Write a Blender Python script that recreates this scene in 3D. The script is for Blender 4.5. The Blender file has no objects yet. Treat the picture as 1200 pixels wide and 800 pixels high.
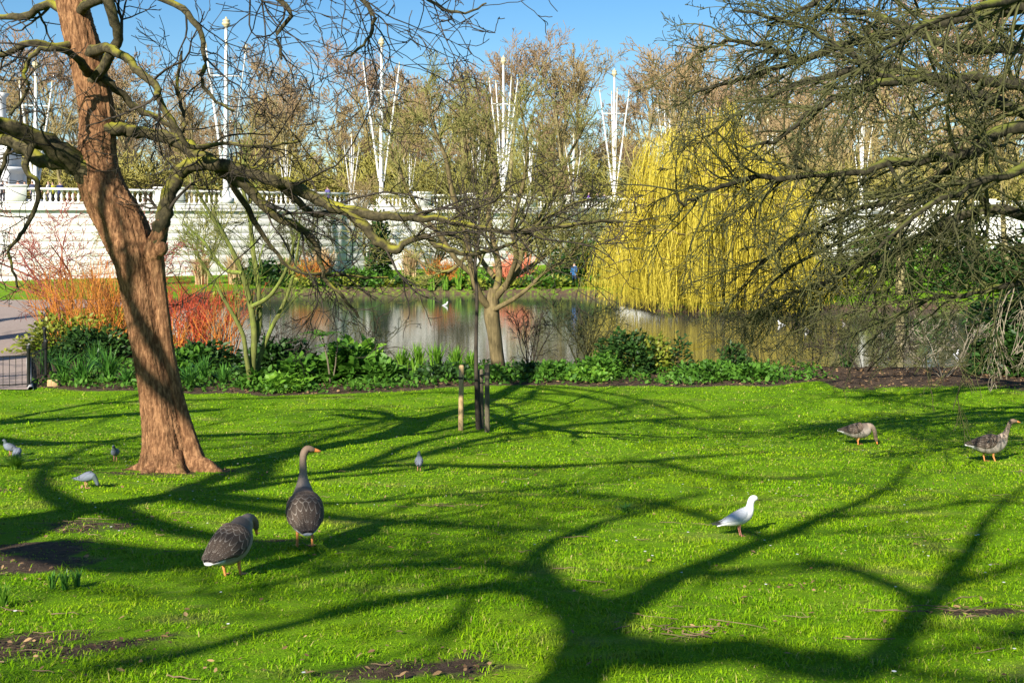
import bpy, math, random
import numpy as np
from mathutils import Vector, Matrix

# ------------------------------------------------------------------ camera, sky, sun
SC = bpy.context.scene
COL = SC.collection
F, CX, HY, CZ = 1333.0, 600.0, 265.0, 4.8          # focal (px of a 1200 wide frame), centre, horizon, eye height over the lake
cam_d = bpy.data.cameras.new('camera')
cam_d.sensor_width = 36.0; cam_d.lens = F / 1200 * 36
cam_d.shift_y = -(400 - HY) / 1200
cam_d.clip_start = 0.1; cam_d.clip_end = 4000
cam = bpy.data.objects.new('camera', cam_d); COL.objects.link(cam)
cam.location = (0, 0, CZ); cam.rotation_euler = (math.radians(90), 0, 0)
SC.camera = cam

SUN_EL, SUN_AZ = math.radians(28), math.radians(25)   # shadows run forward and 25 degrees to the right
SD = Vector((math.sin(SUN_AZ), math.cos(SUN_AZ), 0))    # horizontal run of a shadow
world = bpy.data.worlds.new('World'); SC.world = world; world.use_nodes = True
wn = world.node_tree.nodes; wl = world.node_tree.links
sky = wn.new('ShaderNodeTexSky'); sky.sky_type = 'NISHITA'; sky.sun_disc = False
sky.sun_elevation = SUN_EL; sky.sun_rotation = math.pi + SUN_AZ
sky.air_density = 1.0; sky.dust_density = 0.4; sky.ozone_density = 3.0
bgn = wn['Background']; bgn.inputs[1].default_value = 0.066
hs_ = wn.new('ShaderNodeHueSaturation'); hs_.inputs['Saturation'].default_value = 1.3
wl.new(sky.outputs[0], hs_.inputs['Color']); wl.new(hs_.outputs[0], bgn.inputs[0])
sun_d = bpy.data.lights.new('sun', 'SUN'); sun_d.energy = 5.0; sun_d.angle = math.radians(0.53)
sun_d.color = (1.0, 0.93, 0.80)
sun = bpy.data.objects.new('sun', sun_d); COL.objects.link(sun)
ldir = Vector((SD.x * math.cos(SUN_EL), SD.y * math.cos(SUN_EL), -math.sin(SUN_EL)))
sun.rotation_euler = ldir.to_track_quat('-Z', 'Y').to_euler()
vs = SC.view_settings; vs.view_transform = 'Standard'; vs.look = 'None'; vs.exposure = 1.08; vs.gamma = 1.0
try: vs.use_curve_mapping = False
except Exception: pass
SC.cycles.max_bounces = 6; SC.cycles.diffuse_bounces = 2; SC.cycles.glossy_bounces = 3
SC.cycles.transmission_bounces = 2; SC.cycles.transparent_max_bounces = 4
SC.cycles.caustics_reflective = False; SC.cycles.caustics_refractive = False

rnd = random.Random(7)
rng = np.random.default_rng(7)

# ------------------------------------------------------------------ materials
def new_mat(name):
    m = bpy.data.materials.new(name); m.use_nodes = True
    nt = m.node_tree; b = nt.nodes['Principled BSDF']
    return m, nt, b

def ramp(nt, stops, src):
    r = nt.nodes.new('ShaderNodeValToRGB'); e = r.color_ramp.elements
    while len(e) < len(stops): e.new(0.5)
    for k, (p, c) in enumerate(stops):
        e[k].position = p; e[k].color = (c[0], c[1], c[2], 1)
    nt.links.new(src, r.inputs[0]); return r

def noise(nt, scale, detail=4, rough=0.6, vec=None, coord='Object'):
    n = nt.nodes.new('ShaderNodeTexNoise'); n.inputs['Scale'].default_value = scale
    n.inputs['Detail'].default_value = detail; n.inputs['Roughness'].default_value = rough
    if vec is None:
        t = nt.nodes.new('ShaderNodeTexCoord'); vec = t.outputs[coord]
    nt.links.new(vec, n.inputs['Vector']); return n

def mapped(nt, scale, coord='Object'):
    t = nt.nodes.new('ShaderNodeTexCoord'); m = nt.nodes.new('ShaderNodeMapping')
    m.inputs['Scale'].default_value = scale; nt.links.new(t.outputs[coord], m.inputs[0]); return m.outputs[0]

def mix(nt, a, b, f):
    n = nt.nodes.new('ShaderNodeMix'); n.data_type = 'RGBA'
    for sock, v in ((n.inputs[0], f), (n.inputs[6], a), (n.inputs[7], b)):
        if isinstance(v, (int, float)): sock.default_value = v
        elif isinstance(v, tuple): sock.default_value = (*v, 1)
        else: nt.links.new(v, sock)
    return n.outputs[2]

def math_n(nt, op, a, b=None, c=None, clamp=False):
    n = nt.nodes.new('ShaderNodeMath'); n.operation = op; n.use_clamp = clamp
    for s, v in zip(n.inputs, (a, b, c)):
        if v is None: continue
        if isinstance(v, (int, float)): s.default_value = v
        else: nt.links.new(v, s)
    return n.outputs[0]

def bump(nt, b, src, strength, dist):
    n = nt.nodes.new('ShaderNodeBump'); n.inputs['Strength'].default_value = strength
    n.inputs['Distance'].default_value = dist
    nt.links.new(src, n.inputs['Height']); nt.links.new(n.outputs[0], b.inputs['Normal'])

def mat_noise(name, c1, c2, scale=6, rough=0.85, bmp=0.3, bdist=0.02, stretch=None, spec=0.3):
    m, nt, b = new_mat(name)
    v = mapped(nt, stretch) if stretch else None
    n = noise(nt, scale, 5, 0.65, v)
    r = ramp(nt, [(0.3, c1), (0.7, c2)], n.outputs[0])
    nt.links.new(r.outputs[0], b.inputs['Base Color'])
    b.inputs['Roughness'].default_value = rough; b.inputs['Specular IOR Level'].default_value = spec
    if bmp: bump(nt, b, n.outputs[0], bmp, bdist)
    return m

def mat_bark(name, c1, c2, moss, moss_amt, scale=9, stretch=(1, 1, 0.22), bdist=0.03, mossn=2.0):
    """bark with vertical furrows; moss sits on upward faces and in patches"""
    m, nt, b = new_mat(name)
    v = mapped(nt, stretch)
    n = noise(nt, scale, 6, 0.7, v); n.inputs['Distortion'].default_value = 0.4
    r = ramp(nt, [(0.28, tuple(x * 0.45 for x in c1)), (0.45, c1), (0.72, c2)], n.outputs[0])
    g = nt.nodes.new('ShaderNodeNewGeometry'); sx = nt.nodes.new('ShaderNodeSeparateXYZ')
    nt.links.new(g.outputs['Normal'], sx.inputs[0])
    n2 = noise(nt, mossn, 4, 0.6)
    k = math_n(nt, 'ADD', math_n(nt, 'MULTIPLY', sx.outputs[2], 0.25), math_n(nt, 'ADD', n2.outputs[0], moss_amt - 0.5))
    k = math_n(nt, 'MULTIPLY', math_n(nt, 'SUBTRACT', k, 0.35), 4.0, clamp=True)
    c = mix(nt, r.outputs[0], moss, k)
    nt.links.new(c, b.inputs['Base Color'])
    b.inputs['Roughness'].default_value = 0.9; b.inputs['Specular IOR Level'].default_value = 0.2
    bump(nt, b, n.outputs[0], 1.0, bdist)
    return m

def mat_leaf(name, c1, c2, transl=0.35, rough=0.5, spec=0.4, tcol=None):
    """leaves: a colour for each leaf, some light comes through"""
    m, nt, b = new_mat(name)
    g = nt.nodes.new('ShaderNodeNewGeometry')
    r = ramp(nt, [(0.0, c1), (1.0, c2)], g.outputs['Random Per Island'])
    nt.links.new(r.outputs[0], b.inputs['Base Color'])
    b.inputs['Roughness'].default_value = rough; b.inputs['Specular IOR Level'].default_value = spec
    if transl > 0:
        t = nt.nodes.new('ShaderNodeBsdfTranslucent')
        if tcol is None: nt.links.new(r.outputs[0], t.inputs[0])
        else: t.inputs[0].default_value = (*tcol, 1)
        s = nt.nodes.new('ShaderNodeMixShader'); s.inputs[0].default_value = transl
        nt.links.new(b.outputs[0], s.inputs[1]); nt.links.new(t.outputs[0], s.inputs[2])
        nt.links.new(s.outputs[0], nt.nodes['Material Output'].inputs[0])
    return m

def mat_attr(name, attr, rough=0.7, bmp=0.0, scale=40, spec=0.3):
    m, nt, b = new_mat(name)
    a = nt.nodes.new('ShaderNodeAttribute'); a.attribute_name = attr
    n = noise(nt, scale, 3, 0.6)
    c = mix(nt, a.outputs['Color'], (0, 0, 0), math_n(nt, 'MULTIPLY', n.outputs[0], 0.35))
    nt.links.new(c, b.inputs['Base Color']); b.inputs['Roughness'].default_value = rough
    b.inputs['Specular IOR Level'].default_value = spec
    if bmp: bump(nt, b, n.outputs[0], bmp, 0.01)
    return m

M = {}
M['bark_main'] = mat_bark('bark_main', (0.14, 0.066, 0.030), (0.46, 0.25, 0.12), (0.20, 0.16, 0.03), 0.06, scale=24, stretch=(1, 1, 0.24), bdist=0.025, mossn=1.2)
M['limb_main'] = mat_bark('limb_main', (0.04, 0.034, 0.018), (0.11, 0.09, 0.045), (0.25, 0.24, 0.022), 0.275, scale=14, stretch=(1, 1, 1), bdist=0.01)
M['twig_dark'] = mat_noise('twig_dark', (0.022, 0.018, 0.014), (0.065, 0.05, 0.035), 3, 0.8, 0)
M['limb_right'] = mat_bark('limb_right', (0.022, 0.02, 0.012), (0.07, 0.062, 0.034), (0.14, 0.16, 0.022), 0.23, scale=14, stretch=(1, 1, 1), bdist=0.01)
M['twig_right'] = mat_noise('twig_right', (0.018, 0.016, 0.010), (0.10, 0.105, 0.03), 1.5, 0.8, 0)
M['twig_pale'] = mat_noise('twig_pale', (0.16, 0.13, 0.09), (0.36, 0.31, 0.23), 2, 0.8, 0)
M['bark_mid'] = mat_bark('bark_mid', (0.11, 0.085, 0.04), (0.23, 0.175, 0.085), (0.23, 0.215, 0.03), 0.24, scale=12, bdist=0.015)
M['twig_mid'] = mat_noise('twig_mid', (0.10, 0.095, 0.03), (0.27, 0.26, 0.07), 1.2, 0.8, 0)
M['green_stem'] = mat_bark('green_stem', (0.10, 0.11, 0.03), (0.20, 0.22, 0.05), (0.20, 0.29, 0.03), 0.3, scale=10, bdist=0.006)
M['bark_far'] = mat_bark('bark_far', (0.18, 0.15, 0.07), (0.36, 0.31, 0.16), (0.30, 0.29, 0.06), 0.3, scale=4, stretch=(1, 1, 0.5), bdist=0.05, mossn=0.4)
def far_twigs():
    m, nt, b = new_mat('twig_far')
    t = nt.nodes.new('ShaderNodeTexCoord'); sx = nt.nodes.new('ShaderNodeSeparateXYZ')
    nt.links.new(t.outputs['Object'], sx.inputs[0])
    n = noise(nt, 0.35, 3, 0.6)
    k = math_n(nt, 'ADD', math_n(nt, 'MULTIPLY', sx.outputs[2], 1 / 20.0), math_n(nt, 'MULTIPLY', math_n(nt, 'SUBTRACT', n.outputs[0], 0.5), 0.7))
    r = ramp(nt, [(0.2, (0.25, 0.235, 0.05)), (0.55, (0.26, 0.21, 0.08)), (0.9, (0.27, 0.18, 0.11))], k)   # mossy below, buds above
    oi = nt.nodes.new('ShaderNodeObjectInfo')
    c = mix(nt, r.outputs[0], (0.24, 0.20, 0.06), math_n(nt, 'MULTIPLY', oi.outputs['Random'], 0.5))
    nt.links.new(c, b.inputs['Base Color']); b.inputs['Roughness'].default_value = 0.85
    b.inputs['Specular IOR Level'].default_value = 0.2
    return m
M['twig_far'] = far_twigs()
M['willow'] = mat_leaf('willow', (0.28, 0.23, 0.025), (0.66, 0.55, 0.06), 0.25, 0.6, 0.2)
M['willow_bark'] = mat_bark('willow_bark', (0.20, 0.15, 0.06), (0.36, 0.28, 0.10), (0.3, 0.26, 0.05), 0, scale=6)
M['stem_orange'] = mat_leaf('stem_orange', (0.17, 0.06, 0.018), (0.60, 0.22, 0.025), 0, 0.5)
M['stem_red'] = mat_leaf('stem_red', (0.17, 0.03, 0.02), (0.56, 0.085, 0.028), 0, 0.5)
M['stem_coral'] = mat_leaf('stem_coral', (0.60, 0.16, 0.08), (0.75, 0.30, 0.17), 0, 0.6)
M['stem_maroon'] = mat_noise('stem_maroon', (0.16, 0.035, 0.03), (0.32, 0.10, 0.075), 2, 0.8, 0)
M['straw'] = mat_leaf('straw', (0.42, 0.29, 0.14), (0.62, 0.47, 0.27), 0.2, 0.8, 0.1)
M['leaf_dark'] = mat_leaf('leaf_dark', (0.018, 0.05, 0.012), (0.05, 0.12, 0.02), 0.25, 0.5, 0.3)
M['leaf_mid'] = mat_leaf('leaf_mid', (0.04, 0.12, 0.012), (0.11, 0.25, 0.025), 0.35, 0.55, 0.25)
M['leaf_bright'] = mat_leaf('leaf_bright', (0.09, 0.24, 0.015), (0.22, 0.40, 0.04), 0.4, 0.45, 0.4)
M['leaf_yellow'] = mat_leaf('leaf_yellow', (0.16, 0.22, 0.02), (0.36, 0.38, 0.05), 0.4, 0.5, 0.4)
M['strap'] = mat_leaf('strap', (0.035, 0.13, 0.02), (0.12, 0.30, 0.04), 0.35, 0.4, 0.5)
M['leaf_litter'] = mat_leaf('leaf_litter', (0.10, 0.055, 0.03), (0.34, 0.22, 0.11), 0, 0.9, 0.1)
M['soil'] = mat_noise('soil', (0.025, 0.016, 0.01), (0.08, 0.055, 0.036), 3, 0.95, 0.8, 0.05)
M['stone'] = mat_noise('stone', (0.52, 0.505, 0.47), (0.80, 0.79, 0.765), 0.9, 0.8, 0.15, 0.02, (1, 1, 0.22))
M['stone_dark'] = mat_noise('stone_dark', (0.36, 0.34, 0.31), (0.5, 0.48, 0.44), 1.5, 0.85, 0.2, 0.02)
M['marble'] = mat_noise('marble', (0.62, 0.63, 0.64), (0.8, 0.8, 0.8), 0.6, 0.6, 0.1, 0.02)
M['white_paint'] = mat_noise('white_paint', (0.52, 0.53, 0.53), (0.68, 0.68, 0.67), 2, 0.45, 0.05, 0.01)
M['gold'] = mat_noise('gold', (0.40, 0.34, 0.20), (0.55, 0.48, 0.32), 6, 0.4, 0)
M['iron'] = mat_noise('iron', (0.008, 0.009, 0.009), (0.022, 0.024, 0.022), 20, 0.5, 0.1, 0.005)
M['kerb'] = mat_noise('kerb', (0.28, 0.28, 0.28), (0.45, 0.44, 0.42), 6, 0.85, 0.3, 0.01)
M['wood_pale'] = mat_noise('wood_pale', (0.32, 0.20, 0.09), (0.55, 0.40, 0.21), 5, 0.8, 0.4, 0.01, stretch=(4, 4, 0.6))
M['wood_grey'] = mat_noise('wood_grey', (0.07, 0.06, 0.04), (0.17, 0.14, 0.09), 5, 0.85, 0.4, 0.01, stretch=(4, 4, 0.6))
M['rubber'] = mat_noise('rubber', (0.01, 0.01, 0.01), (0.02, 0.02, 0.02), 10, 0.6, 0)
M['terrace'] = mat_noise('terrace', (0.22, 0.20, 0.18), (0.32, 0.30, 0.27), 0.5, 0.9, 0.1, 0.01)
M['bird'] = mat_attr('bird', 'Col', 0.75, 0.25, 60)
M['feather_dark'] = mat_leaf('feather_dark', (0.035, 0.030, 0.027), (0.075, 0.062, 0.054), 0, 0.6)
M['feather_brown'] = mat_leaf('feather_brown', (0.10, 0.078, 0.062), (0.16, 0.13, 0.105), 0, 0.65)
M['feather_edge'] = mat_leaf('feather_edge', (0.42, 0.37, 0.31), (0.56, 0.50, 0.43), 0, 0.7)
M['bill'] = mat_noise('bill', (0.72, 0.22, 0.05), (0.82, 0.32, 0.09), 30, 0.45, 0)
M['bill_dark'] = mat_noise('bill_dark', (0.03, 0.012, 0.012), (0.06, 0.02, 0.02), 30, 0.45, 0)
M['leg_orange'] = mat_noise('leg_orange', (0.72, 0.25, 0.07), (0.82, 0.36, 0.13), 30, 0.6, 0)
M['leg_pink'] = mat_noise('leg_pink', (0.6, 0.2, 0.16), (0.7, 0.3, 0.22), 30, 0.6, 0)
M['eye'] = mat_noise('eye', (0.004, 0.004, 0.004), (0.01, 0.01, 0.01), 30, 0.15, 0)
M['twig_litter'] = mat_noise('twig_litter', (0.08, 0.055, 0.03), (0.24, 0.17, 0.10), 4, 0.9, 0)
M['daisy'] = mat_leaf('daisy', (0.7, 0.7, 0.66), (0.85, 0.85, 0.8), 0, 0.7)

# ------------------------------------------------------------------ mesh helpers
def mesh_np(name, V, Q=None, T=None, mat=None, parent=None, smooth=True, mats=None, mi=None, link=True):
    V = np.asarray(V, dtype=np.float32).reshape(-1, 3)
    Q = np.zeros((0, 4), int) if Q is None else np.asarray(Q, dtype=np.int64).reshape(-1, 4)
    T = np.zeros((0, 3), int) if T is None else np.asarray(T, dtype=np.int64).reshape(-1, 3)
    me = bpy.data.meshes.new(name)
    me.vertices.add(len(V)); me.vertices.foreach_set('co', V.ravel())
    nl = Q.size + T.size
    me.loops.add(nl); me.loops.foreach_set('vertex_index', np.concatenate([Q.ravel(), T.ravel()]).astype(np.int32))
    me.polygons.add(len(Q) + len(T))
    st = np.concatenate([np.arange(len(Q)) * 4, Q.size + np.arange(len(T)) * 3]).astype(np.int32)
    me.polygons.foreach_set('loop_start', st)
    if smooth: me.polygons.foreach_set('use_smooth', np.ones(len(st), dtype=bool))
    if mats:
        for m in mats: me.materials.append(M[m])
        if mi is not None: me.polygons.foreach_set('material_index', np.asarray(mi, dtype=np.int32))
    elif mat: me.materials.append(M[mat])
    me.update(calc_edges=True)
    if not link: return me
    o = bpy.data.objects.new(name, me); COL.objects.link(o)
    if parent is not None: o.parent = parent
    return o

def obj_of(name, me, parent=None, loc=(0, 0, 0), rz=0):
    o = bpy.data.objects.new(name, me); COL.objects.link(o)
    if parent is not None: o.parent = parent
    o.location = loc; o.rotation_euler = (0, 0, rz); return o

def tag(o, label=None, cat=None, group=None, kind=None):
    if label: o['label'] = label
    if cat: o['category'] = cat
    if group: o['group'] = group
    if kind: o['kind'] = kind
    return o

def thing(name, label, cat, loc=(0, 0, 0), rz=0, group=None):
    o = bpy.data.objects.new(name, None); COL.objects.link(o); o.empty_display_size = 0.2
    o.location = loc; o.rotation_euler = (0, 0, rz)
    return tag(o, label, cat, group)

def copy_tree(o, parent=None):
    c = o.copy(); COL.objects.link(c)
    if parent is not None: c.parent = parent
    for ch in list(o.children): copy_tree(ch, c)
    return c

def norm(a):
    return a / np.maximum(np.linalg.norm(a, axis=-1, keepdims=True), 1e-9)

class Tubes:
    """collects tapered tubes; build() makes one mesh"""
    def __init__(s): s.g = {}
    def add(s, pts, rad, sides=None):
        r0 = max(rad)
        if sides is None: sides = 3 if r0 < 0.03 else (5 if r0 < 0.08 else 10)
        s.g.setdefault((len(pts), sides), []).append((pts, rad))
    def arrays(s):
        VV, QQ, base = [], [], 0
        for (K, S), lst in s.g.items():
            P = np.array([a for a, _ in lst], dtype=float); R = np.array([b for _, b in lst], dtype=float)
            N = len(lst)
            T = norm(np.gradient(P, axis=1))
            d = norm(P[:, -1] - P[:, 0])
            ref = np.where((np.abs(d[:, 2]) < 0.85)[:, None], np.array([[0, 0, 1.0]]), np.array([[1.0, 0, 0]]))
            U = norm(np.cross(T, ref[:, None, :])); W = np.cross(T, U)
            a = np.arange(S) * 2 * math.pi / S
            ring = P[:, :, None, :] + R[:, :, None, None] * (np.cos(a)[None, None, :, None] * U[:, :, None, :] + np.sin(a)[None, None, :, None] * W[:, :, None, :])
            VV.append(ring.reshape(-1, 3))
            idx = base + np.arange(N * K * S).reshape(N, K, S); nx = np.roll(idx, -1, axis=2)
            q = np.stack([idx[:, :-1], idx[:, 1:], nx[:, 1:], nx[:, :-1]], axis=-1)
            QQ.append(q.reshape(-1, 4)); base += N * K * S
        if not VV: return np.zeros((0, 3)), np.zeros((0, 4), int)
        return np.concatenate(VV), np.concatenate(QQ)
    def build(s, name, mat, parent=None, **k):
        V, Q = s.arrays(); return mesh_np(name, V, Q, None, mat, parent, **k)

def ribbons(P, W, side):
    """P (N,K,3), W (N,K) half widths, side (N,3) -> verts, quads"""
    P = np.asarray(P, float); N, K = P.shape[:2]
    S = norm(np.asarray(side, float))[:, None, :]
    V = np.stack([P - W[..., None] * S, P + W[..., None] * S], axis=2)
    idx = np.arange(N * K * 2).reshape(N, K, 2)
    q = np.stack([idx[:, :-1, 0], idx[:, :-1, 1], idx[:, 1:, 1], idx[:, 1:, 0]], axis=-1)
    return V.reshape(-1, 3), q.reshape(-1, 4)

def leaf_mesh(P, D, L, Wd, up_bias=0.6, rg=rng):
    """P (N,3) leaf bases, D (N,3) directions; folded diamond leaves of 6 corners"""
    N = len(P); D = norm(D)
    nrm = rg.normal(size=(N, 3)) * 0.6; nrm[:, 2] += up_bias
    S = norm(np.cross(D, nrm)); U = norm(np.cross(S, D))
    L = np.broadcast_to(np.asarray(L, float), (N,))[:, None]; Wd = np.broadcast_to(np.asarray(Wd, float), (N,))[:, None]
    a = P; tip = P + D * L - U * L * 0.15
    m1 = P + D * L * 0.35; m2 = P + D * L * 0.7 - U * L * 0.05
    V = np.stack([a, m1 + S * Wd, m2 + S * Wd * 0.75, tip, m2 - S * Wd * 0.75, m1 - S * Wd, ], axis=1)
    i = np.arange(N)[:, None] * 6
    Q = np.concatenate([i + np.array([[0, 1, 2, 3]]), i + np.array([[0, 3, 4, 5]])])
    return V.reshape(-1, 3), Q

def box_arr(x0, x1, y0, y1, z0, z1):
    V = [(x, y, z) for z in (z0, z1) for y in (y0, y1) for x in (x0, x1)]
    Q = [(0, 2, 3, 1), (4, 5, 7, 6), (0, 1, 5, 4), (2, 6, 7, 3), (0, 4, 6, 2), (1, 3, 7, 5)]
    return np.array(V, float), np.array(Q)

def bevel(o, w=0.02, seg=2):
    m = o.modifiers.new('bevel', 'BEVEL'); m.width = w; m.segments = seg; m.limit_method = 'ANGLE'
    return o

def box(name, dims, mat, parent=None, bev=0.0):
    V, Q = box_arr(*dims); o = mesh_np(name, V, Q, None, mat, parent, smooth=False)
    if bev: bevel(o, bev, 1)
    return o

def lathe_arr(prof, S=12):
    prof = np.array(prof, float); K = len(prof); a = np.arange(S) * 2 * math.pi / S
    V = np.stack([prof[:, 0][:, None] * np.cos(a), prof[:, 0][:, None] * np.sin(a), np.repeat(prof[:, 1][:, None], S, 1)], -1).reshape(-1, 3)
    i = np.arange(K * S).reshape(K, S); n = np.roll(i, -1, 1)
    Q = np.stack([i[:-1], n[:-1], n[1:], i[1:]], -1).reshape(-1, 4)
    return V, Q

def at(px, py, d):
    return ((px - CX) / F * d, d, CZ + (HY - py) / F * d)

# ------------------------------------------------------------------ the lie of the land
LAKE = np.array([(-8, 38), (0, 37), (8, 36.8), (20, 37.2), (60, 38), (95, 45), (95, 70), (40, 67), (18, 65), (11, 62.5), (8, 64.5), (6.3, 74), (4, 80), (-8, 80.5), (-16, 80), (-20, 74), (-19, 62), (-15, 50), (-11, 42)], float)
PY = [-80, -20, -10, 0, 6, 10, 16.5, 18, 24, 28, 31, 34, 45, 85, 110, 400]
PZ = [5.6, 4.5, 4.0, 3.2, 2.48, 2.0, 1.27, 1.08, 0.50, 0.36, 0.33, 0.32, 0.36, 0.5, 0.8, 2.0]

def poly_sd(poly, x, y):
    """signed distance to a polygon, negative inside"""
    x = np.asarray(x, float); y = np.asarray(y, float)
    d = np.full(x.shape, 1e9); inside = np.zeros(x.shape, bool)
    n = len(poly)
    for i in range(n):
        ax, ay = poly[i]; bx, by = poly[(i + 1) % n]
        ex, ey = bx - ax, by - ay; wx, wy = x - ax, y - ay
        t = np.clip((wx * ex + wy * ey) / (ex * ex + ey * ey), 0, 1)
        d = np.minimum(d, np.hypot(wx - ex * t, wy - ey * t))
        c = ((ay > y) != (by > y)) & (x < (bx - ax) * (y - ay) / (by - ay + 1e-12) + ax)
        inside ^= c
    return np.where(inside, -d, d)

def vnoise(x, y, s, seed=0):
    """cheap smooth noise, -1..1"""
    x = np.asarray(x, float) * s; y = np.asarray(y, float) * s
    return (np.sin(x * 1.7 + 1.3 * seed + np.sin(y * 1.3 + seed)) + np.sin(y * 2.1 + 0.7 * seed + np.sin(x * 0.9 - seed) * 1.4) + np.sin((x + y) * 1.1 + 2.1 * seed)) / 3

def Zf(x, y):
    x = np.asarray(x, float); y = np.asarray(y, float)
    z = np.interp(y, PY, PZ)
    z = z + 0.03 * vnoise(x, y, 0.5, 1) + 0.012 * vnoise(x, y, 2.1, 2)
    sd = poly_sd(LAKE, x, y)
    k = np.clip((0.7 - sd) / 1.6, 0, 1); k = k * k * (3 - 2 * k)
    return z * (1 - k) + (-0.9) * k

def Z(x, y): return float(Zf(np.array([x]), np.array([y]))[0])

def ground(px, py):
    """the spot of the lawn seen at a pixel"""
    d = np.arange(3.0, 95, 0.02); x = (px - CX) / F * d
    k = int(np.argmax(CZ + (HY - py) / F * d <= Zf(x, d)))
    return (float(x[k]), float(d[k]), Z(x[k], d[k]))

EX = [-40, -13, -9.5, -6.5, -4, -1, 2.4, 7, 9, 40]
EY = [31.2, 31.2, 30.6, 29.8, 30.6, 31.7, 31.8, 31.9, 33.0, 33.5]
def bed_edge(x, y): return np.interp(x, EX, EY) + 0.25 * np.asarray(vnoise(x, x * 0.3, 1.6, 3)) 

def soilf(x, y):
    """bare earth: 1 soil, 0 turf"""
    x = np.asarray(x, float); y = np.asarray(y, float)
    s = np.clip((y - bed_edge(x, y)) / 0.5 + 0.5, 0, 1) * (y < 60) * (x > -17)
    s = np.where((x > 9) & (y < 37.5), np.clip((y - 29.4 + 1.2 * vnoise(x, y, 0.6, 4)) / 3.0, 0, 1), s)
    sd = poly_sd(LAKE, x, y); s = np.maximum(s, np.clip(1.0 - sd / 1.0, 0, 1) * (y < 50)); s = np.maximum(s, np.clip(0.85 - sd / 2.2, 0, 0.62) * (y >= 50))
    def patch(cx, cy, rx, ry, seed, k=1.0):
        q = ((x - cx) / rx) ** 2 + ((y - cy) / ry) ** 2
        return np.clip((1.0 - q + 0.6 * vnoise(x, y, 2.6, seed) + 0.45 * vnoise(x, y, 7.3, seed + 3) + 0.3 * vnoise(x, y, 17, seed + 5)) * 0.9, 0, 1) * k
    for p in PATCHES: s = np.maximum(s, patch(*p))
    return s
PATCHES = [(-4.7, 9.2, 1.7, 1.7, 5, 1.0), (-4.2, 11.2, 0.9, 0.5, 6, 0.7), (-3.2, 6.3, 0.9, 0.6, 7, 0.85), (-4.3, 7.6, 1.0, 0.5, 25, 0.85), (-4.9, 16.2, 1.25, 0.75, 8, 0.95),
           (1.0, 6.6, 0.35, 0.25, 9, 0.7), (2.9, 7.2, 0.45, 0.22, 10, 0.9), (-0.55, 6.0, 0.8, 0.35, 11, 0.9), (-2.5, 6.4, 0.9, 0.55, 21, 0.9), (1.9, 7.9, 0.3, 0.2, 12, 0.6),
           (-6.8, 14.0, 1.1, 0.5, 13, 0.75), (-0.9, 12.4, 0.9, 0.12, 14, 0.7), (-2.0, 10.3, 0.7, 0.12, 15, 0.8), (0.3, 16.5, 0.5, 0.15, 16, 0.6)]

# ground sheet: fine where the picture looks, coarse out to the horizon
gx = np.concatenate([[-1500, -700, -300, -150, -90], np.arange(-60, -26, 2.0), np.arange(-26, 30, 0.3), np.arange(30, 100, 2.5), [130, 200, 350, 700, 1500]])
gy = np.concatenate([[-400, -150, -60, -30, -15, -8], np.arange(-4, 42, 0.25), np.arange(42, 90, 0.6), np.arange(90, 140, 5), [170, 220, 320, 500, 900, 1600, 2600]])
GX, GY = np.meshgrid(gx, gy); GZ = Zf(GX, GY)
ny, nx_ = GX.shape
gi = np.arange(ny * nx_).reshape(ny, nx_)
GQ = np.stack([gi[:-1, :-1], gi[:-1, 1:], gi[1:, 1:], gi[1:, :-1]], -1).reshape(-1, 4)
def lawn_mat():
    m, nt, b = new_mat('lawn')
    n1 = noise(nt, 0.55, 4, 0.6); n2 = noise(nt, 9, 5, 0.7); n3 = noise(nt, 60, 3, 0.7)
    a = ramp(nt, [(0.3, (0.085, 0.20, 0.003)), (0.55, (0.15, 0.30, 0.004)), (0.75, (0.22, 0.34, 0.008))], n1.outputs[0])
    c = mix(nt, a.outputs[0], (0.20, 0.22, 0.03), math_n(nt, 'MULTIPLY', math_n(nt, 'SUBTRACT', n2.outputs[0], 0.52), 3.0, clamp=True))
    n4 = noise(nt, 0.9, 5, 0.7, mapped(nt, (1.0, 1.6, 1.0)))
    c = mix(nt, c, (0.26, 0.22, 0.08), math_n(nt, 'MULTIPLY', math_n(nt, 'SUBTRACT', n4.outputs[0], 0.56), 4.0, clamp=True))
    c = mix(nt, c, (0.02, 0.05, 0.005), math_n(nt, 'MULTIPLY', math_n(nt, 'SUBTRACT', n3.outputs[0], 0.5), 3.0, clamp=True))
    s = nt.nodes.new('ShaderNodeAttribute'); s.attribute_name = 'soil'
    ns = noise(nt, 3.2, 5, 0.7)
    k = math_n(nt, 'MULTIPLY', math_n(nt, 'ADD', math_n(nt, 'SUBTRACT', s.outputs['Fac'], 0.5), math_n(nt, 'MULTIPLY', math_n(nt, 'SUBTRACT', ns.outputs[0], 0.5), 1.4)), 4.0)
    k = math_n(nt, 'ADD', k, 0.5, clamp=True)
    k = math_n(nt, 'MULTIPLY', k, math_n(nt, 'MULTIPLY', s.outputs['Fac'], 6.0, clamp=True))
    sn = noise(nt, 14, 6, 0.75)
    sc = ramp(nt, [(0.3, (0.03, 0.02, 0.013)), (0.6, (0.11, 0.075, 0.05)), (0.8, (0.20, 0.15, 0.10))], sn.outputs[0])
    c = mix(nt, c, sc.outputs[0], k)
    nt.links.new(c, b.inputs['Base Color']); b.inputs['Roughness'].default_value = 0.95; b.inputs['Specular IOR Level'].default_value = 0.1
    bump(nt, b, math_n(nt, 'ADD', n3.outputs[0], sn.outputs[0]), 0.7, 0.03)
    return m
M['lawn'] = lawn_mat()
g = mesh_np('lawn', np.stack([GX, GY, GZ], -1), GQ, None, 'lawn')
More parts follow.
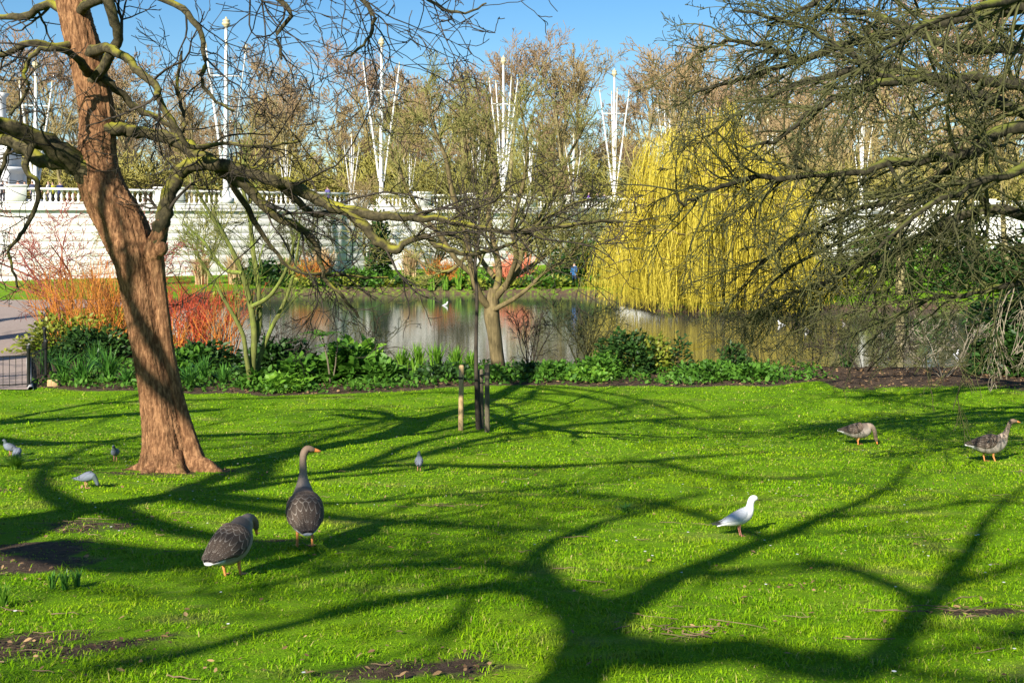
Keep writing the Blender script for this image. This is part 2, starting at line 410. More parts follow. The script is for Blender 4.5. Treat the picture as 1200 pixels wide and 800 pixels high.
att = g.data.attributes.new('soil', 'FLOAT', 'POINT'); att.data.foreach_set('value', soilf(GX, GY).astype(np.float32).ravel())
tag(g, kind='structure')

# lake
def water_mat():
    m, nt, b = new_mat('water')
    b.inputs['Base Color'].default_value = (0.06, 0.062, 0.055, 1); b.inputs['Roughness'].default_value = 0.02
    b.inputs['IOR'].default_value = 1.9; b.inputs['Specular IOR Level'].default_value = 1.0
    v = mapped(nt, (1.0, 3.2, 1.0))
    n = noise(nt, 1.5, 4, 0.6, v); n2 = noise(nt, 0.16, 2, 0.5)
    h = math_n(nt, 'MULTIPLY', n.outputs[0], math_n(nt, 'ADD', n2.outputs[0], 0.1))
    bump(nt, b, h, 0.16, 0.04)
    return m
M['water'] = water_mat()
wv, wt = [], []
lk = LAKE.copy(); cxy = lk.mean(0); lk = cxy + (lk - cxy) * 1.0
sdout = [(x, y) for x, y in lk]
import bmesh
bm = bmesh.new()
nrm_off = 1.2
pts2 = []
for i in range(len(lk)):
    p0, p1, p2 = lk[i - 1], lk[i], lk[(i + 1) % len(lk)]
    t = (p2 - p0) / np.linalg.norm(p2 - p0); pts2.append((p1[0] + t[1] * nrm_off, p1[1] - t[0] * nrm_off))
f = bm.faces.new([bm.verts.new((x, y, 0)) for x, y in pts2])
bmesh.ops.triangulate(bm, faces=[f])
me = bpy.data.meshes.new('lake'); bm.to_mesh(me); bm.free(); me.materials.append(M['water'])
lake = bpy.data.objects.new('lake', me); COL.objects.link(lake); tag(lake, kind='structure')

# path, kerb
def strip(name, A, B, mat, dz, n=10, cols=8):
    A = np.array(A, float); B = np.array(B, float); t = np.linspace(0, len(A) - 1, (len(A) - 1) * n + 1)
    ia = np.arange(len(A))
    a = np.stack([np.interp(t, ia, A[:, k]) for k in (0, 1)], -1); b = np.stack([np.interp(t, ia, B[:, k]) for k in (0, 1)], -1)
    u = np.linspace(0, 1, cols)[None, :, None]; P = a[:, None] * (1 - u) + b[:, None] * u
    zz = Zf(P[..., 0], P[..., 1]) + dz
    V = np.concatenate([P, zz[..., None]], -1); i = np.arange(len(t) * cols).reshape(len(t), cols)
    Q = np.stack([i[:-1, :-1], i[:-1, 1:], i[1:, 1:], i[1:, :-1]], -1).reshape(-1, 4)
    return mesh_np(name, V, Q, None, mat)
M['path'] = mat_noise('path', (0.24, 0.18, 0.15), (0.36, 0.29, 0.25), 14, 0.9, 0.3, 0.01)
PR = [(-13.2, 31.0), (-15.8, 37), (-18.3, 43), (-21.3, 52), (-23.6, 58), (-22.5, 61.5), (-17, 63), (-10, 84)]
PL = [(-45, 31.0), (-45, 37), (-45, 43), (-45, 52), (-44, 60), (-40, 65.5), (-24, 67.5), (-22, 84)]
PR[-1] = (-21, 66.5); PL[-1] = (-22.5, 68.2)
p = strip('path', PL, PR, 'path', 0.03, 12, 24); tag(p, kind='structure')
kt = Tubes()
kp = [(x + 0.08, y, Z(x, y) + 0.04) for x, y in PR[:6]]
kx = []
for i in range(5):
    for s in range(8):
        t = s / 8; kx.append(tuple(kp[i][j] * (1 - t) + kp[i + 1][j] * t for j in range(3)))
kt.add(kx, [0.075] * len(kx), 6); k = kt.build('kerb', 'kerb'); tag(k, kind='structure')

# ------------------------------------------------------------------ terrace wall with balustrade
WALL = [(-62.0, 75.5), (-43.9, 86.0), (-13.3, 104.0), (11.3, 124.0), (45.0, 136.0), (120.0, 142.0)]
ZT = 6.55                                             # terrace level
V, Q = lathe_arr([(0.12, 0), (0.12, 0.10), (0.07, 0.14), (0.06, 0.22), (0.13, 0.42), (0.11, 0.52), (0.055, 0.66), (0.055, 0.74), (0.12, 0.80), (0.12, 0.92)], 8)
baluster_me = mesh_np('baluster', V, Q, None, 'stone', link=False)
wall_names = ['white stone terrace wall section with balustrade at the left end by the monument', 'white stone terrace wall section with balustrade above the path and left bank',
              'white stone terrace wall section with balustrade behind the small multi-stemmed tree', 'white stone terrace wall section running on behind the golden willow', 'far white terrace wall section behind the spreading tree']
for k in range(5):
    (ax, ay), (bx, by) = WALL[k], WALL[k + 1]
    L = math.hypot(bx - ax, by - ay); ang = math.atan2(by - ay, bx - ax)
    w = thing('terrace_wall', wall_names[k], 'wall', (ax, ay, 0), ang)
    box('wall_core', (0.0, L, 0.14, 0.9, -0.5, 6.2), 'stone_dark', w)
    z = 0.2; hgt = [0.72] * 3 + [0.62] * 5 + [0.58]
    for c, h in enumerate(hgt):
        set_ = 0.10 if c < 2 else 0.04 * (c % 2)
        o = box('stone_course', (0.01, L - 0.01, -set_ * 0.5, 0.16, z + 0.012, z + h - 0.012), 'stone', w); bevel(o, 0.02, 1)
        z += h
    box('cornice', (0, L, -0.28, 0.95, z, z + 0.16), 'stone', w, 0.04)
    box('frieze', (0, L, -0.06, 0.92, z + 0.16, 6.60), 'stone', w)
    box('plinth', (0, L, -0.12, 0.50, 6.60, 6.74), 'stone', w, 0.02)
    box('handrail', (0, L, -0.10, 0.48, 7.66, 7.84), 'stone', w, 0.03)
    npier = max(1, round(L / 6.2)); bay = L / npier
    for q in range(npier + 1):
        px = q * bay; hw = 0.75 if q % 3 else 1.15
        if q == 0 and k > 0: continue
        x0, x1 = max(px - hw, 0.02), min(px + hw, L + 0.3)
        pr = box('pier', (x0, x1, -0.16, 0.56, 6.75, 7.9), 'stone', w, 0.02)
        box('pier_cap', (x0 - 0.08, x1 + 0.08, -0.24, 0.64, 7.9, 8.06), 'stone', pr, 0.03)
    for q in range(npier):
        n = int((bay - 2.0) / 0.40)
        for j in range(n):
            obj_of('baluster', baluster_me, w, (q * bay + 1.05 + (j + 0.5) * (bay - 2.1) / n, 0.19, 6.74))
# terrace paving behind the wall
tp = [(x - 0.0, y + 0.6) for x, y in WALL]
V = [(x, y, ZT) for x, y in tp] + [(260, 150, ZT), (260, 420, ZT + 1), (-260, 420, ZT + 1), (-260, 75, ZT)]
bm = bmesh.new(); f = bm.faces.new([bm.verts.new(v) for v in V]); bmesh.ops.triangulate(bm, faces=[f])
me = bpy.data.meshes.new('terrace'); bm.to_mesh(me); bm.free(); me.materials.append(M['terrace'])
tag(obj_of('terrace', me), kind='structure')

# ------------------------------------------------------------------ white masts with splayed struts
def make_mast(label, H):
    r = thing('flag_mast', label, 'mast', group='white masts on the terrace')
    t = Tubes(); t.add([(0, 0, 0), (0, 0, H * 0.35), (0, 0, H * 0.955)], [0.25, 0.20, 0.11], 10); t.build('pole', 'white_paint', r)
    V, Q = lathe_arr([(0.0, H * 0.945), (0.16, H * 0.95), (0.16, H * 0.958), (0.30, H * 0.966), (0.34, H * 0.975), (0.22, H * 0.981), (0.30, H * 0.985), (0.27, H * 0.993), (0.10, H * 0.998), (0.08, H * 1.006), (0, H * 1.012)], 10)
    mesh_np('finial', V, Q, None, 'gold', r)
    for q in range(4):
        a = q * math.pi / 2 + 0.25; c, s_ = math.cos(a), math.sin(a); R0, R1 = 0.22, H * 0.105
        t = Tubes(); t.add([(c * R0, s_ * R0, H * 0.16), (c * (R0 + R1) / 2, s_ * (R0 + R1) / 2, H * 0.50), (c * R1, s_ * R1, H * 0.84)], [0.10, 0.10, 0.06], 8)
        st = t.build('strut', 'white_paint', r)
        V, Q = lathe_arr([(0.0, -0.1), (0.09, 0.0), (0.05, 0.25), (0.0, 0.45)], 6)
        fo = mesh_np('strut_tip', V + np.array([c * R1, s_ * R1, H * 0.84]), Q, None, 'gold', st)
        t = Tubes(); R = R0 + (R1 - R0) * 0.78
        t.add([(0, 0, H * 0.69), (c * R / 2, s_ * R / 2, H * 0.69), (c * R, s_ * R, H * 0.69)], [0.07, 0.06, 0.06], 6); t.build('crossbar', 'white_paint', r)
    V, Q = lathe_arr([(0.0, 0), (0.6, 0.0), (0.6, 0.4), (0.36, 0.5), (0.32, 0.9), (0.2, 1.0)], 10); mesh_np('base', V, Q, None, 'white_paint', r)
    return r
mast_spots = [(265, 22, 88, 'white mast with splayed struts seen through the big tree\'s branches'),
              (447, 45, 111, 'tallest white mast, splayed struts, crown finial, above the long mossy limb'),
              (590, 67, 124, 'white mast with splayed struts directly behind the multi-stemmed tree'),
              (720, 82, 131, 'white mast with splayed struts beside the edge of the golden willow'),
              (42, 72, 94, 'white mast with splayed struts beside the round monument'),
              (785, 105, 142, 'white mast with splayed struts rising behind the golden willow top')]
proto = None
for (px, ty, d, lab) in mast_spots:
    x, y, zt = at(px, ty, d); H = zt - ZT
    o = make_mast(lab, H); o.location = (x, d, ZT); o.rotation_euler.z = rnd.uniform(-0.2, 0.5)
far_m = [(412, 158, 119), (480, 176, 122), (561, 162, 123), (621, 152, 126), (672, 158, 129), (335, 172, 112), (845, 150, 134), (900, 140, 136), (1010, 130, 138)]
pm = None
for (px, ty, d) in far_m:
    x, y, zt = at(px, ty, d)
    if pm is None:
        pm = make_mast('shorter white mast with splayed struts standing before the bare trees', 17.0); o = pm
    else: o = copy_tree(pm)
    o.location = (x, d, zt - 17.0 if zt - 17.0 < ZT + 0.2 else ZT + 0.1); o.rotation_euler.z = rnd.uniform(-0.5, 0.8)
    s = (zt - ZT) / 17.0; o.location.z = ZT + 0.05; o.scale = (s, s, s); o['group'] = 'shorter masts among the trees'

# ------------------------------------------------------------------ monument base on the terrace
mon = thing('monument', 'round white marble monument pedestal standing behind the balustrade', 'monument', (at(-2, 200, 118)[0], 118, ZT))
V, Q = lathe_arr([(3.6, 0), (3.6, 0.5), (3.1, 0.6), (3.1, 1.0), (2.45, 1.2), (2.35, 1.5), (2.35, 3.6), (2.45, 3.75), (2.75, 3.95), (2.8, 4.2), (2.5, 4.35), (0, 4.5)], 32)
mesh_np('drum', V, Q, None, 'marble', mon)
up = box('upper_block', (-1.7, 1.7, -1.7, 1.7, 4.4, 6.6), 'marble', mon, 0.08)
box('cornice', (-1.95, 1.95, -1.95, 1.95, 6.6, 7.0), 'marble', mon, 0.06)
V, Q = lathe_arr([(1.2, 7.0), (1.2, 7.4), (0.8, 7.7), (0.75, 11.5), (1.1, 12), (0, 12.2)], 20); mesh_np('column', V, Q, None, 'marble', mon)
for a in (-0.9, -0.1, 0.7, 2.2):
    V, Q = box_arr(-0.32, 0.32, -0.35, 0.35, 0.6, 3.9); R = np.array([[math.cos(a - math.pi/2), -math.sin(a - math.pi/2), 0], [math.sin(a - math.pi/2), math.cos(a - math.pi/2), 0], [0, 0, 1]])
    bevel(mesh_np('buttress', (V + np.array([2.4, 0, 0])) @ R.T, Q, None, 'marble', mon, smooth=False), 0.06, 2)

# ------------------------------------------------------------------ growing trees
def rot_away(d, ang, rg):
    """direction d bent by ang towards a random side"""
    dx, dy, dz = d
    while True:
        ax, ay, az = rg.gauss(0, 1), rg.gauss(0, 1), rg.gauss(0, 1)
        k = ax * dx + ay * dy + az * dz
        ax -= k * dx; ay -= k * dy; az -= k * dz
        l = math.sqrt(ax * ax + ay * ay + az * az)
        if l > 0.1: break
    s, c = math.sin(ang) / l, math.cos(ang)
    return (dx * c + ax * s, dy * c + ay * s, dz * c + az * s)

def walk(p, d, L, n, wig, trop, rg):
    pts = [p]; st = L / n
    for i in range(n):
        dx = d[0] + rg.gauss(0, wig); dy = d[1] + rg.gauss(0, wig); dz = d[2] + rg.gauss(0, wig) + trop / n
        l = math.sqrt(dx * dx + dy * dy + dz * dz) or 1; d = (dx / l, dy / l, dz / l)
        p = (p[0] + d[0] * st, p[1] + d[1] * st, p[2] + d[2] * st); pts.append(p)
    return pts

def sub_dir(pts, i):
    a, b = pts[max(i - 1, 0)], pts[min(i + 1, len(pts) - 1)]
    v = (b[0] - a[0], b[1] - a[1], b[2] - a[2]); l = math.sqrt(sum(q * q for q in v)) or 1
    return (v[0] / l, v[1] / l, v[2] / l)

def grow(T, p, d, L, r, lev, prm, rg):
    """prm: list per level of dict(n, wig, trop, kids, ang, ratio, tip)"""
    q = prm[lev]
    pts = walk(p, d, L, q['n'], q['wig'], q['trop'], rg)
    n = len(pts); tip = q.get('tip', 0.35)
    T[min(q.get('bin', lev), len(T) - 1)].add(pts, [max(r * (1 - (1 - tip) * i / (n - 1)), prm[-1].get('rmin', 0.003)) for i in range(n)])
    sprout(T, pts, r, L, lev, prm, rg)

def sprout(T, pts, r, L, lev, prm, rg, start=None):
    if lev + 1 >= len(prm): return
    q = prm[lev]; n = len(pts); tip = q.get('tip', 0.35)
    kids = q['kids']; kids = int(kids) + (rg.random() < kids - int(kids))
    s0 = q.get('start', 0.25) if start is None else start
    for _ in range(kids):
        t = s0 + (1 - s0) * rg.random() ** 0.8; f = t * (n - 1); i = min(int(f), n - 2); f -= i
        a, b = pts[i], pts[i + 1]; pos = tuple(a[j] + (b[j] - a[j]) * f for j in range(3))
        lr = r * (1 - (1 - tip) * t) * rg.uniform(0.45, 0.75)
        dd = rot_away(sub_dir(pts, i), rg.uniform(q['ang'][0], q['ang'][1]), rg)
        if 'lift' in q: dd = (dd[0], dd[1], dd[2] + q['lift']); l = math.sqrt(sum(v * v for v in dd)); dd = tuple(v / l for v in dd)
        grow(T, pos, dd, L * q['ratio'] * rg.uniform(0.6, 1.25) * (1.15 - 0.5 * t), max(lr, prm[-1].get('rmin', 0.003)), lev + 1, prm, rg)

# ---- bare trees behind the terrace: a few kinds, many copies
def far_tree(seed, H, spread, kids=(12, 6, 6, 3)):
    rg = random.Random(seed); T = [Tubes(), Tubes()]
    prm = [dict(n=6, wig=0.05, trop=0.2, kids=kids[0], ang=(0.35 * spread, 0.75 * spread), ratio=0.62, start=0.15, tip=0.3, lift=0.25, bin=0),
           dict(n=5, wig=0.13, trop=0.35, kids=kids[1], ang=(0.4, 0.95), ratio=0.52, start=0.2, tip=0.3, lift=0.12, bin=0),
           dict(n=4, wig=0.16, trop=0.2, kids=kids[2], ang=(0.4, 1.0), ratio=0.55, start=0.15, tip=0.4, bin=1),
           dict(n=3, wig=0.18, trop=0.15, kids=kids[3], ang=(0.4, 1.0), ratio=0.6, start=0.1, tip=0.5, bin=1),
           dict(n=2, wig=0.2, trop=0.1, kids=0, ang=(0.4, 1), ratio=0.6, tip=0.6, bin=1, rmin=0.034)]
    grow(T, (0, 0, -0.2), (0.03, 0, 1), H * 0.78, H * 0.017, 0, prm, rg)
    return T
far_protos = []
for s, (H, sp) in enumerate([(22, 1.0), (20, 1.2), (24, 0.85), (18, 1.25)]):
    T = far_tree(100 + s, H, sp)
    far_protos.append((T[0].build('trunk', 'bark_far', link=False), T[1].build('crown', 'twig_far', link=False)))
def place_far(k, x, y, z, s, label, group):
    t = thing('bare_tree', label, 'tree', (x, y, z), rnd.uniform(0, 6.28), group)
    a, b = far_protos[k]; obj_of('trunk', a, t); obj_of('crown', b, t); t.scale = (s * rnd.uniform(0.95, 1.15), s * rnd.uniform(0.95, 1.15), s)
    return t
for row, (d, n, s0) in enumerate([(136, 12, 0.80), (158, 14, 0.92), (185, 17, 1.02), (220, 20, 1.15)]):
    for i in range(n):
        px = -60 + (i + rnd.uniform(0.1, 0.9)) * 1340 / n
        dd = d + rnd.uniform(-9, 9)
        s = s0 * rnd.uniform(0.86, 1.1)
        if 740 < px < 900: s *= 0.84
        place_far(rnd.randrange(4), (px - CX) / F * dd, dd, ZT, s,
                  ['bare twiggy tree standing just behind the terrace masts', 'tall bare tree with brownish buds behind the masts', 'bare tree deep in the wood behind the terrace', 'distant bare tree closing the view behind the terrace'][row], 'bare wood behind the terrace, row %s' % ['one', 'two', 'three', 'four'][row])
for row, (d, n, s0) in enumerate([(148, 20, 0.42), (175, 22, 0.55), (205, 24, 0.7), (250, 26, 0.85)]):
    for i in range(n):
        px = -40 + (i + rnd.uniform(0.1, 0.9)) * 1300 / n; dd = d + rnd.uniform(-6, 6)
        place_far(rnd.choice([1, 3]), (px - CX) / F * dd, dd, ZT, s0 * rnd.uniform(0.85, 1.15), ['low twiggy young tree close behind the balustrade', 'half-grown bare tree filling the gaps between tall trunks', 'bushy bare tree far back in the wood', 'dim bushy tree at the very back of the wood'][row], ['young trees behind the balustrade', 'half-grown trees in the wood', 'bushy trees far back', 'bushy trees at the very back'][row])
def wood_bush(seed):
    rg = random.Random(seed); T = Tubes()
    prm = [dict(n=5, wig=0.12, trop=0.3, kids=8, ang=(0.4, 1.0), ratio=0.5, start=0.1, tip=0.4, bin=0), dict(n=4, wig=0.18, trop=0.2, kids=7, ang=(0.4, 1.0), ratio=0.6, start=0.1, tip=0.4, bin=0), dict(n=3, wig=0.2, trop=0.1, kids=0, ang=(0, 0), ratio=1, tip=0.5, rmin=0.035, bin=0)]
    for i in range(16):
        a = rg.uniform(0, 6.28); dd = (math.cos(a) * 0.7, math.sin(a) * 0.7, rg.uniform(0.5, 1.2)); l = math.sqrt(sum(v * v for v in dd))
        grow([T], (math.cos(a) * 0.8, math.sin(a) * 0.8, -0.1), tuple(v / l for v in dd), rg.uniform(3, 5.5), 0.10, 0, prm, rg)
    return T.build('stems', 'twig_far', link=False)
bushes = [wood_bush(1), wood_bush(2)]
for i in range(54):
    d = [142, 160, 190][i % 3] + rnd.uniform(-5, 5); px = -40 + (i + rnd.random()) * 1300 / 54
    t = thing('woodland_bush', 'brown twiggy bush under the bare trees behind the terrace', 'shrub', ((px - CX) / F * d, d, ZT), rnd.uniform(0, 6.28), 'twiggy undergrowth behind the terrace'); obj_of('stems', bushes[i % 2], t)
    q = rnd.uniform(0.9, 1.5); t.scale = (q * 1.3, q * 1.3, q)
place_far(2, at(800, 0, 118)[0], 118, 1.2, 0.92, 'tall slender bare tree rising above the golden willow into the sky', None)
for (px, d, s, lab) in [(655, 100, 0.42, 'small bare tree on the far bank with pale trunk'), (880, 92, 0.75, 'bare tree on the far bank close behind the golden willow'), (1055, 72, 0.85, 'bare tree with pale green trunk at the water across the lake'),
                        (985, 96, 0.8, 'bare tree further back right of the golden willow'), (1140, 90, 0.9, 'bare tree on far bank behind the drooping twigs'), (1230, 84, 0.85, 'bare tree on far bank at the dark evergreen'), (430, 98, 0.33, 'slim young bare tree in front of the terrace wall'), (1100, 84, 0.6, 'leaning bare tree behind the bright green bush'), (930, 84, 0.62, 'bare tree right behind the golden willow'), (1180, 80, 0.7, 'bare tree beside the dark evergreen across the water')]:
    x = (px - CX) / F * d; place_far(rnd.randrange(4), x, d, Z(x, d), s, lab, None)

# ------------------------------------------------------------------ golden weeping willow
rg = random.Random(31)
wx, wy = at(833, 300, 66.0)[0], 66.0
wz = Z(wx, wy)
wil = thing('weeping_willow', 'golden yellow weeping willow hanging over the lake', 'tree', (wx, wy, wz))
T0, T1 = Tubes(), []
tr = walk((0, 0, -0.3), (0.02, 0, 1), 5.5, 6, 0.06, 0, rg); T0.add(tr, [0.55, 0.45, 0.42, 0.40, 0.37, 0.33, 0.28], 12)
T0.build('trunk', 'willow_bark', wil)
TL = Tubes(); anchors = []
# crown outline: half width by height (a tall dome, wider to the left)
for i in range(46):
    a = i * 2.39996 + rg.uniform(-0.3, 0.3); rr = math.sqrt((i + 0.7) / 46)
    ex = math.cos(a) * rr * (5.6 if math.cos(a) < 0 else 5.6) + 0.1; ey = math.sin(a) * rr * 7.0
    top = 12.0 * (1 - 0.60 * rr ** 1.2) + rg.uniform(-1.6, 0.7)
    st = tr[rg.randrange(3, 7)]
    c1 = (st[0] * 0.6 + ex * 0.4, st[1] * 0.6 + ey * 0.4, st[2] + (top - st[2]) * 0.75)
    ps = []
    for s in range(8):
        t = s / 7; ps.append(tuple((1 - t) ** 2 * st[j] + 2 * t * (1 - t) * c1[j] + t * t * (ex, ey, top)[j] + (rg.gauss(0, 0.12) if 0 < s < 7 else 0) for j in range(3)))
    TL.add(ps, [0.16 * (1 - 0.8 * s / 7) + 0.02 for s in range(8)], 6)
    for s in range(3, 8): anchors.append((ps[s], rr))
    for _ in range(7):
        s = rg.randrange(3, 8); b = walk(ps[s], rot_away((ex * 0.08, ey * 0.08, 0.5), 0.9, rg), rg.uniform(0.8, 2.2), 4, 0.2, -0.3, rg)
        TL.add(b, [0.045, 0.04, 0.03, 0.025, 0.02], 4)
        for q in b[1:]: anchors.append((q, rr))
for _ in range(260):
    q = anchors[rg.randrange(len(anchors))][0]; TL.add(walk(q, rot_away((0, 0, 0.3), 1.2, rg), rg.uniform(0.8, 2.0), 5, 0.2, -0.6, rg), [0.02, 0.018, 0.015, 0.012, 0.01, 0.008], 3)
TL.build('limbs', 'willow_bark', wil)
N = 20000
ai = rng.integers(0, len(anchors), N)
A = np.array([anchors[i][0] for i in ai]) + rng.normal(size=(N, 3)) * [0.22, 0.22, 0.12]
gap = vnoise(A[:, 0], A[:, 1], 2.3, 23) + 0.5 * vnoise(A[:, 0] + A[:, 2], A[:, 1], 3.7, 24)
A = A[gap + 0.5 * rng.random(N) > -0.05]; N = len(A)
out = norm(np.stack([A[:, 0], A[:, 1], np.zeros(N)], -1))
RR = np.hypot(A[:, 0] / 7.0, A[:, 1] / 5.4)
clump = 0.5 + 0.5 * vnoise(A[:, 0], A[:, 1], 1.6, 21)
full = np.minimum(A[:, 2] - 0.15, 1.5 + 7.5 * rng.random(N) ** 0.7 * (0.55 + 0.45 * clump))
floor_ = -0.40 + 1.0 * rng.random(N) ** 2 + 0.7 * (1 - clump) * rng.random(N)
full = np.where((RR > 0.5) & (rng.random(N) < 0.55), A[:, 2] - floor_, full)
full = np.minimum(full, np.maximum(A[:, 2] - floor_, 0.4))
K = 6; t = np.linspace(0, 1, K)[None, :, None]
P = np.repeat(A[:, None, :], K, 1)
P += out[:, None, :] * (rng.uniform(0.1, 1.3, N)[:, None, None]) * (1 - (1 - t) ** 2.5)
P[..., 2] += (0.25 * np.sin(t[..., 0] * math.pi * 0.5) * (t[..., 0] < 0.3)) - full[:, None] * t[..., 0] ** 1.1
P[..., :2] += np.cumsum(rng.normal(size=(N, K, 2)) * 0.11, axis=1)
Wd = 0.0125 * (1 - 0.55 * np.linspace(0, 1, K))[None, :] * rng.uniform(0.6, 1.3, N)[:, None]
V1, Q1 = ribbons(P, Wd, rng.normal(size=(N, 3)) * [1, 1, 0.05])
# young leaves along the strands
LN = 34000
si = rng.integers(0, N, LN); ti = rng.uniform(0.15, 1, LN) * (K - 1); i0 = np.minimum(ti.astype(int), K - 2); fr = (ti - i0)[:, None]
LP = P[si, i0] * (1 - fr) + P[si, i0 + 1] * fr
LD = rng.normal(size=(LN, 3)) * [0.5, 0.5, 0.3] + [0, 0, -0.8]
V2, Q2 = leaf_mesh(LP, LD, rng.uniform(0.14, 0.3, LN), rng.uniform(0.012, 0.026, LN))
o = mesh_np('hanging_strands', np.concatenate([V1, V2]), np.concatenate([Q1, Q2 + len(V1)]), None, 'willow', wil); o['kind'] = 'stuff'

# ------------------------------------------------------------------ big leaning tree on the lawn
D0 = 16.5
def smooth_path(pts, per=4):
    """Catmull-Rom through rows of numbers"""
    a = np.array(pts, float); n = len(a); e = np.vstack([2 * a[0] - a[1], a, 2 * a[-1] - a[-2]]); out = []
    for i in range(n - 1):
        p0, p1, p2, p3 = e[i], e[i + 1], e[i + 2], e[i + 3]
        for s in range(per):
            t = s / per
            out.append(0.5 * ((2 * p1) + (-p0 + p2) * t + (2 * p0 - 5 * p1 + 4 * p2 - p3) * t * t + (-p0 + 3 * p1 - 3 * p2 + p3) * t ** 3))
    out.append(a[-1]); return np.array(out)

def trunk_mesh(name, C, R, mat, parent, S=40, flute=0.05, roots=None, seed=1, fiss=0.0):
    """C (K,3), R (K,): near-vertical trunk with flutes, lumps and a root flare"""
    K = len(C); a = np.arange(S) * 2 * math.pi / S; r_ = np.random.default_rng(seed)
    ph = r_.uniform(0, 6.28, 6); hh = np.concatenate([[0], np.cumsum(np.linalg.norm(np.diff(C, axis=0), axis=1))])
    tw = hh[:, None] * 0.12
    m = 1 + flute * (0.6 * np.sin(5 * a + ph[0] + tw) + 0.45 * np.sin(9 * a + ph[1] - tw) + 0.3 * np.sin(14 * a + ph[2] + 2 * tw)) + 0.03 * np.sin(2 * a + hh[:, None] * 2.3 + ph[3]) + 0.02 * np.sin(3 * a - hh[:, None] * 4.1 + ph[4])
    if fiss:                                   # bark furrows cut into the surface
        H_ = hh[:, None]
        for (n_, f_, w_) in ((15, 1.0, 0.9), (27, 0.7, 1.7), (43, 0.45, 3.1)):
            q = np.abs(np.sin(0.5 * n_ * a + 1.3 * np.sin(w_ * 2.1 * H_ + ph[n_ % 6]) + 0.9 * np.sin(w_ * 4.7 * H_ + 2 * a + ph[(n_ + 1) % 6])))
            m = m - fiss * f_ * (1 - q) ** 3 * (0.55 + 0.45 * np.sin(w_ * 3 * H_ + 3 * a))
        m = m + fiss * 0.25 * r_.normal(size=m.shape)
    if roots:
        for (ang, amp, wdt, h0) in roots:
            dl = np.angle(np.exp(1j * (a - ang)))
            m = m + amp * np.exp(-(dl / wdt) ** 2) * np.exp(-hh[:, None] / h0)
    T = norm(np.gradient(C, axis=0)); U = norm(np.cross(np.array([0, 1.0, 0])[None, :].repeat(K, 0), T)); W = np.cross(T, U)
    V = C[:, None, :] + (R[:, None] * m)[..., None] * (np.cos(a)[None, :, None] * U[:, None, :] + np.sin(a)[None, :, None] * W[:, None, :])
    i = np.arange(K * S).reshape(K, S); n = np.roll(i, -1, 1)
    Q = np.stack([i[:-1], n[:-1], n[1:], i[1:]], -1).reshape(-1, 4)
    return mesh_np(name, V, Q, None, mat, parent)

bx, by, bz = (205 - CX) / F * D0, D0, Z((205 - CX) / F * D0, D0)
big = thing('leaning_tree', 'large leaning bare tree with warm brown trunk rooted in the lawn', 'tree', (bx, by, bz))
OFF = np.array([bx, by, bz])
def lp(rows, d0=D0):
    """rows (px, py, radius px, depth offset) -> points, radii, local to the tree"""
    out, rad = [], []
    for px, py, r, dd in rows:
        d = d0 + dd; out.append(np.array(at(px, py, d))); rad.append(r * d / F)
    return np.array(out), np.array(rad)
tr_rows = [(203, 566, 32, 0), (202, 552, 30, 0), (198, 535, 26, 0), (193, 505, 23.5, 0), (188, 476, 22, 0), (182, 445, 20.5, 0), (175, 410, 20, 0), (169, 375, 20, 0), (164, 340, 20.5, 0), (159, 308, 23.5, 0), (152, 284, 26.5, 0.05),
           (141, 258, 27.5, 0.1), (125, 230, 26.5, 0.15), (114, 198, 25, 0.2), (114, 165, 21, 0.25), (114, 132, 19.5, 0.3), (107, 95, 19, 0.3), (99, 60, 19, 0.3), (90, 25, 18.5, 0.3), (82, -10, 18, 0.35), (72, -70, 16, 0.5), (60, -150, 13, 0.8), (52, -230, 10, 1.0), (50, -300, 7, 1.0)]
C, R = lp(tr_rows); sp = smooth_path(np.column_stack([C, R]), 16)
trunk_mesh('trunk', sp[:, :3] - OFF, sp[:, 3], 'bark_main', big, 130, 0.045, fiss=0.065,
           roots=[(-0.3, 2.3, 0.26, 0.22), (3.4, 2.2, 0.25, 0.22), (-1.1, 0.9, 0.30, 0.30), (-2.2, 1.1, 0.26, 0.28), (1.5, 1.2, 0.4, 0.28), (0.5, 0.9, 0.3, 0.25)])
C, R = lp([(236, 556, 12, -0.08), (228, 530, 9, -0.08), (213, 480, 7, -0.08), (204, 445, 7, -0.08), (197, 410, 7, -0.08), (192, 375, 7.2, -0.08), (187, 340, 7.8, -0.08), (182, 308, 10, -0.1), (180, 294, 12, -0.14), (186, 276, 9.5, -0.15), (191, 258, 8.5, -0.12)])
sp2 = smooth_path(np.column_stack([C, R]), 12)
trunk_mesh('fused_stem', sp2[:, :3] - OFF, sp2[:, 3], 'bark_main', big, 48, 0.05, seed=5, fiss=0.05)
for (ra, rl, rr0) in [(-0.35, 1.05, 0.13), (3.35, 0.95, 0.13), (-1.15, 0.75, 0.12), (-2.1, 0.85, 0.12), (1.2, 0.8, 0.12), (2.3, 0.9, 0.12), (0.3, 0.8, 0.10), (-2.75, 0.7, 0.10)]:
    rws = []
    for k_ in range(6):
        t_ = k_ / 5; q_ = 0.18 + 0.78 * rl * t_; aa = ra + 0.12 * math.sin(3 * t_ + ra)
        gx1, gy1 = bx + math.cos(aa) * q_, by + math.sin(aa) * q_
        rws.append((math.cos(aa) * q_, math.sin(aa) * q_, Z(gx1, gy1) - bz + 0.30 * (1 - t_) ** 2.6 - 0.05 - 0.03 * t_, rr0 * (1 - 0.68 * t_)))
    rp = smooth_path(rws, 5); TT_ = Tubes(); TT_.add([tuple(v) for v in rp[:, :3]], list(rp[:, 3]), 12); TT_.build('root', 'bark_main', big)
V, Q = lathe_arr([(0, -0.12), (0.06, -0.09), (0.10, -0.02), (0.085, 0.05), (0.04, 0.09), (0, 0.1)], 14)
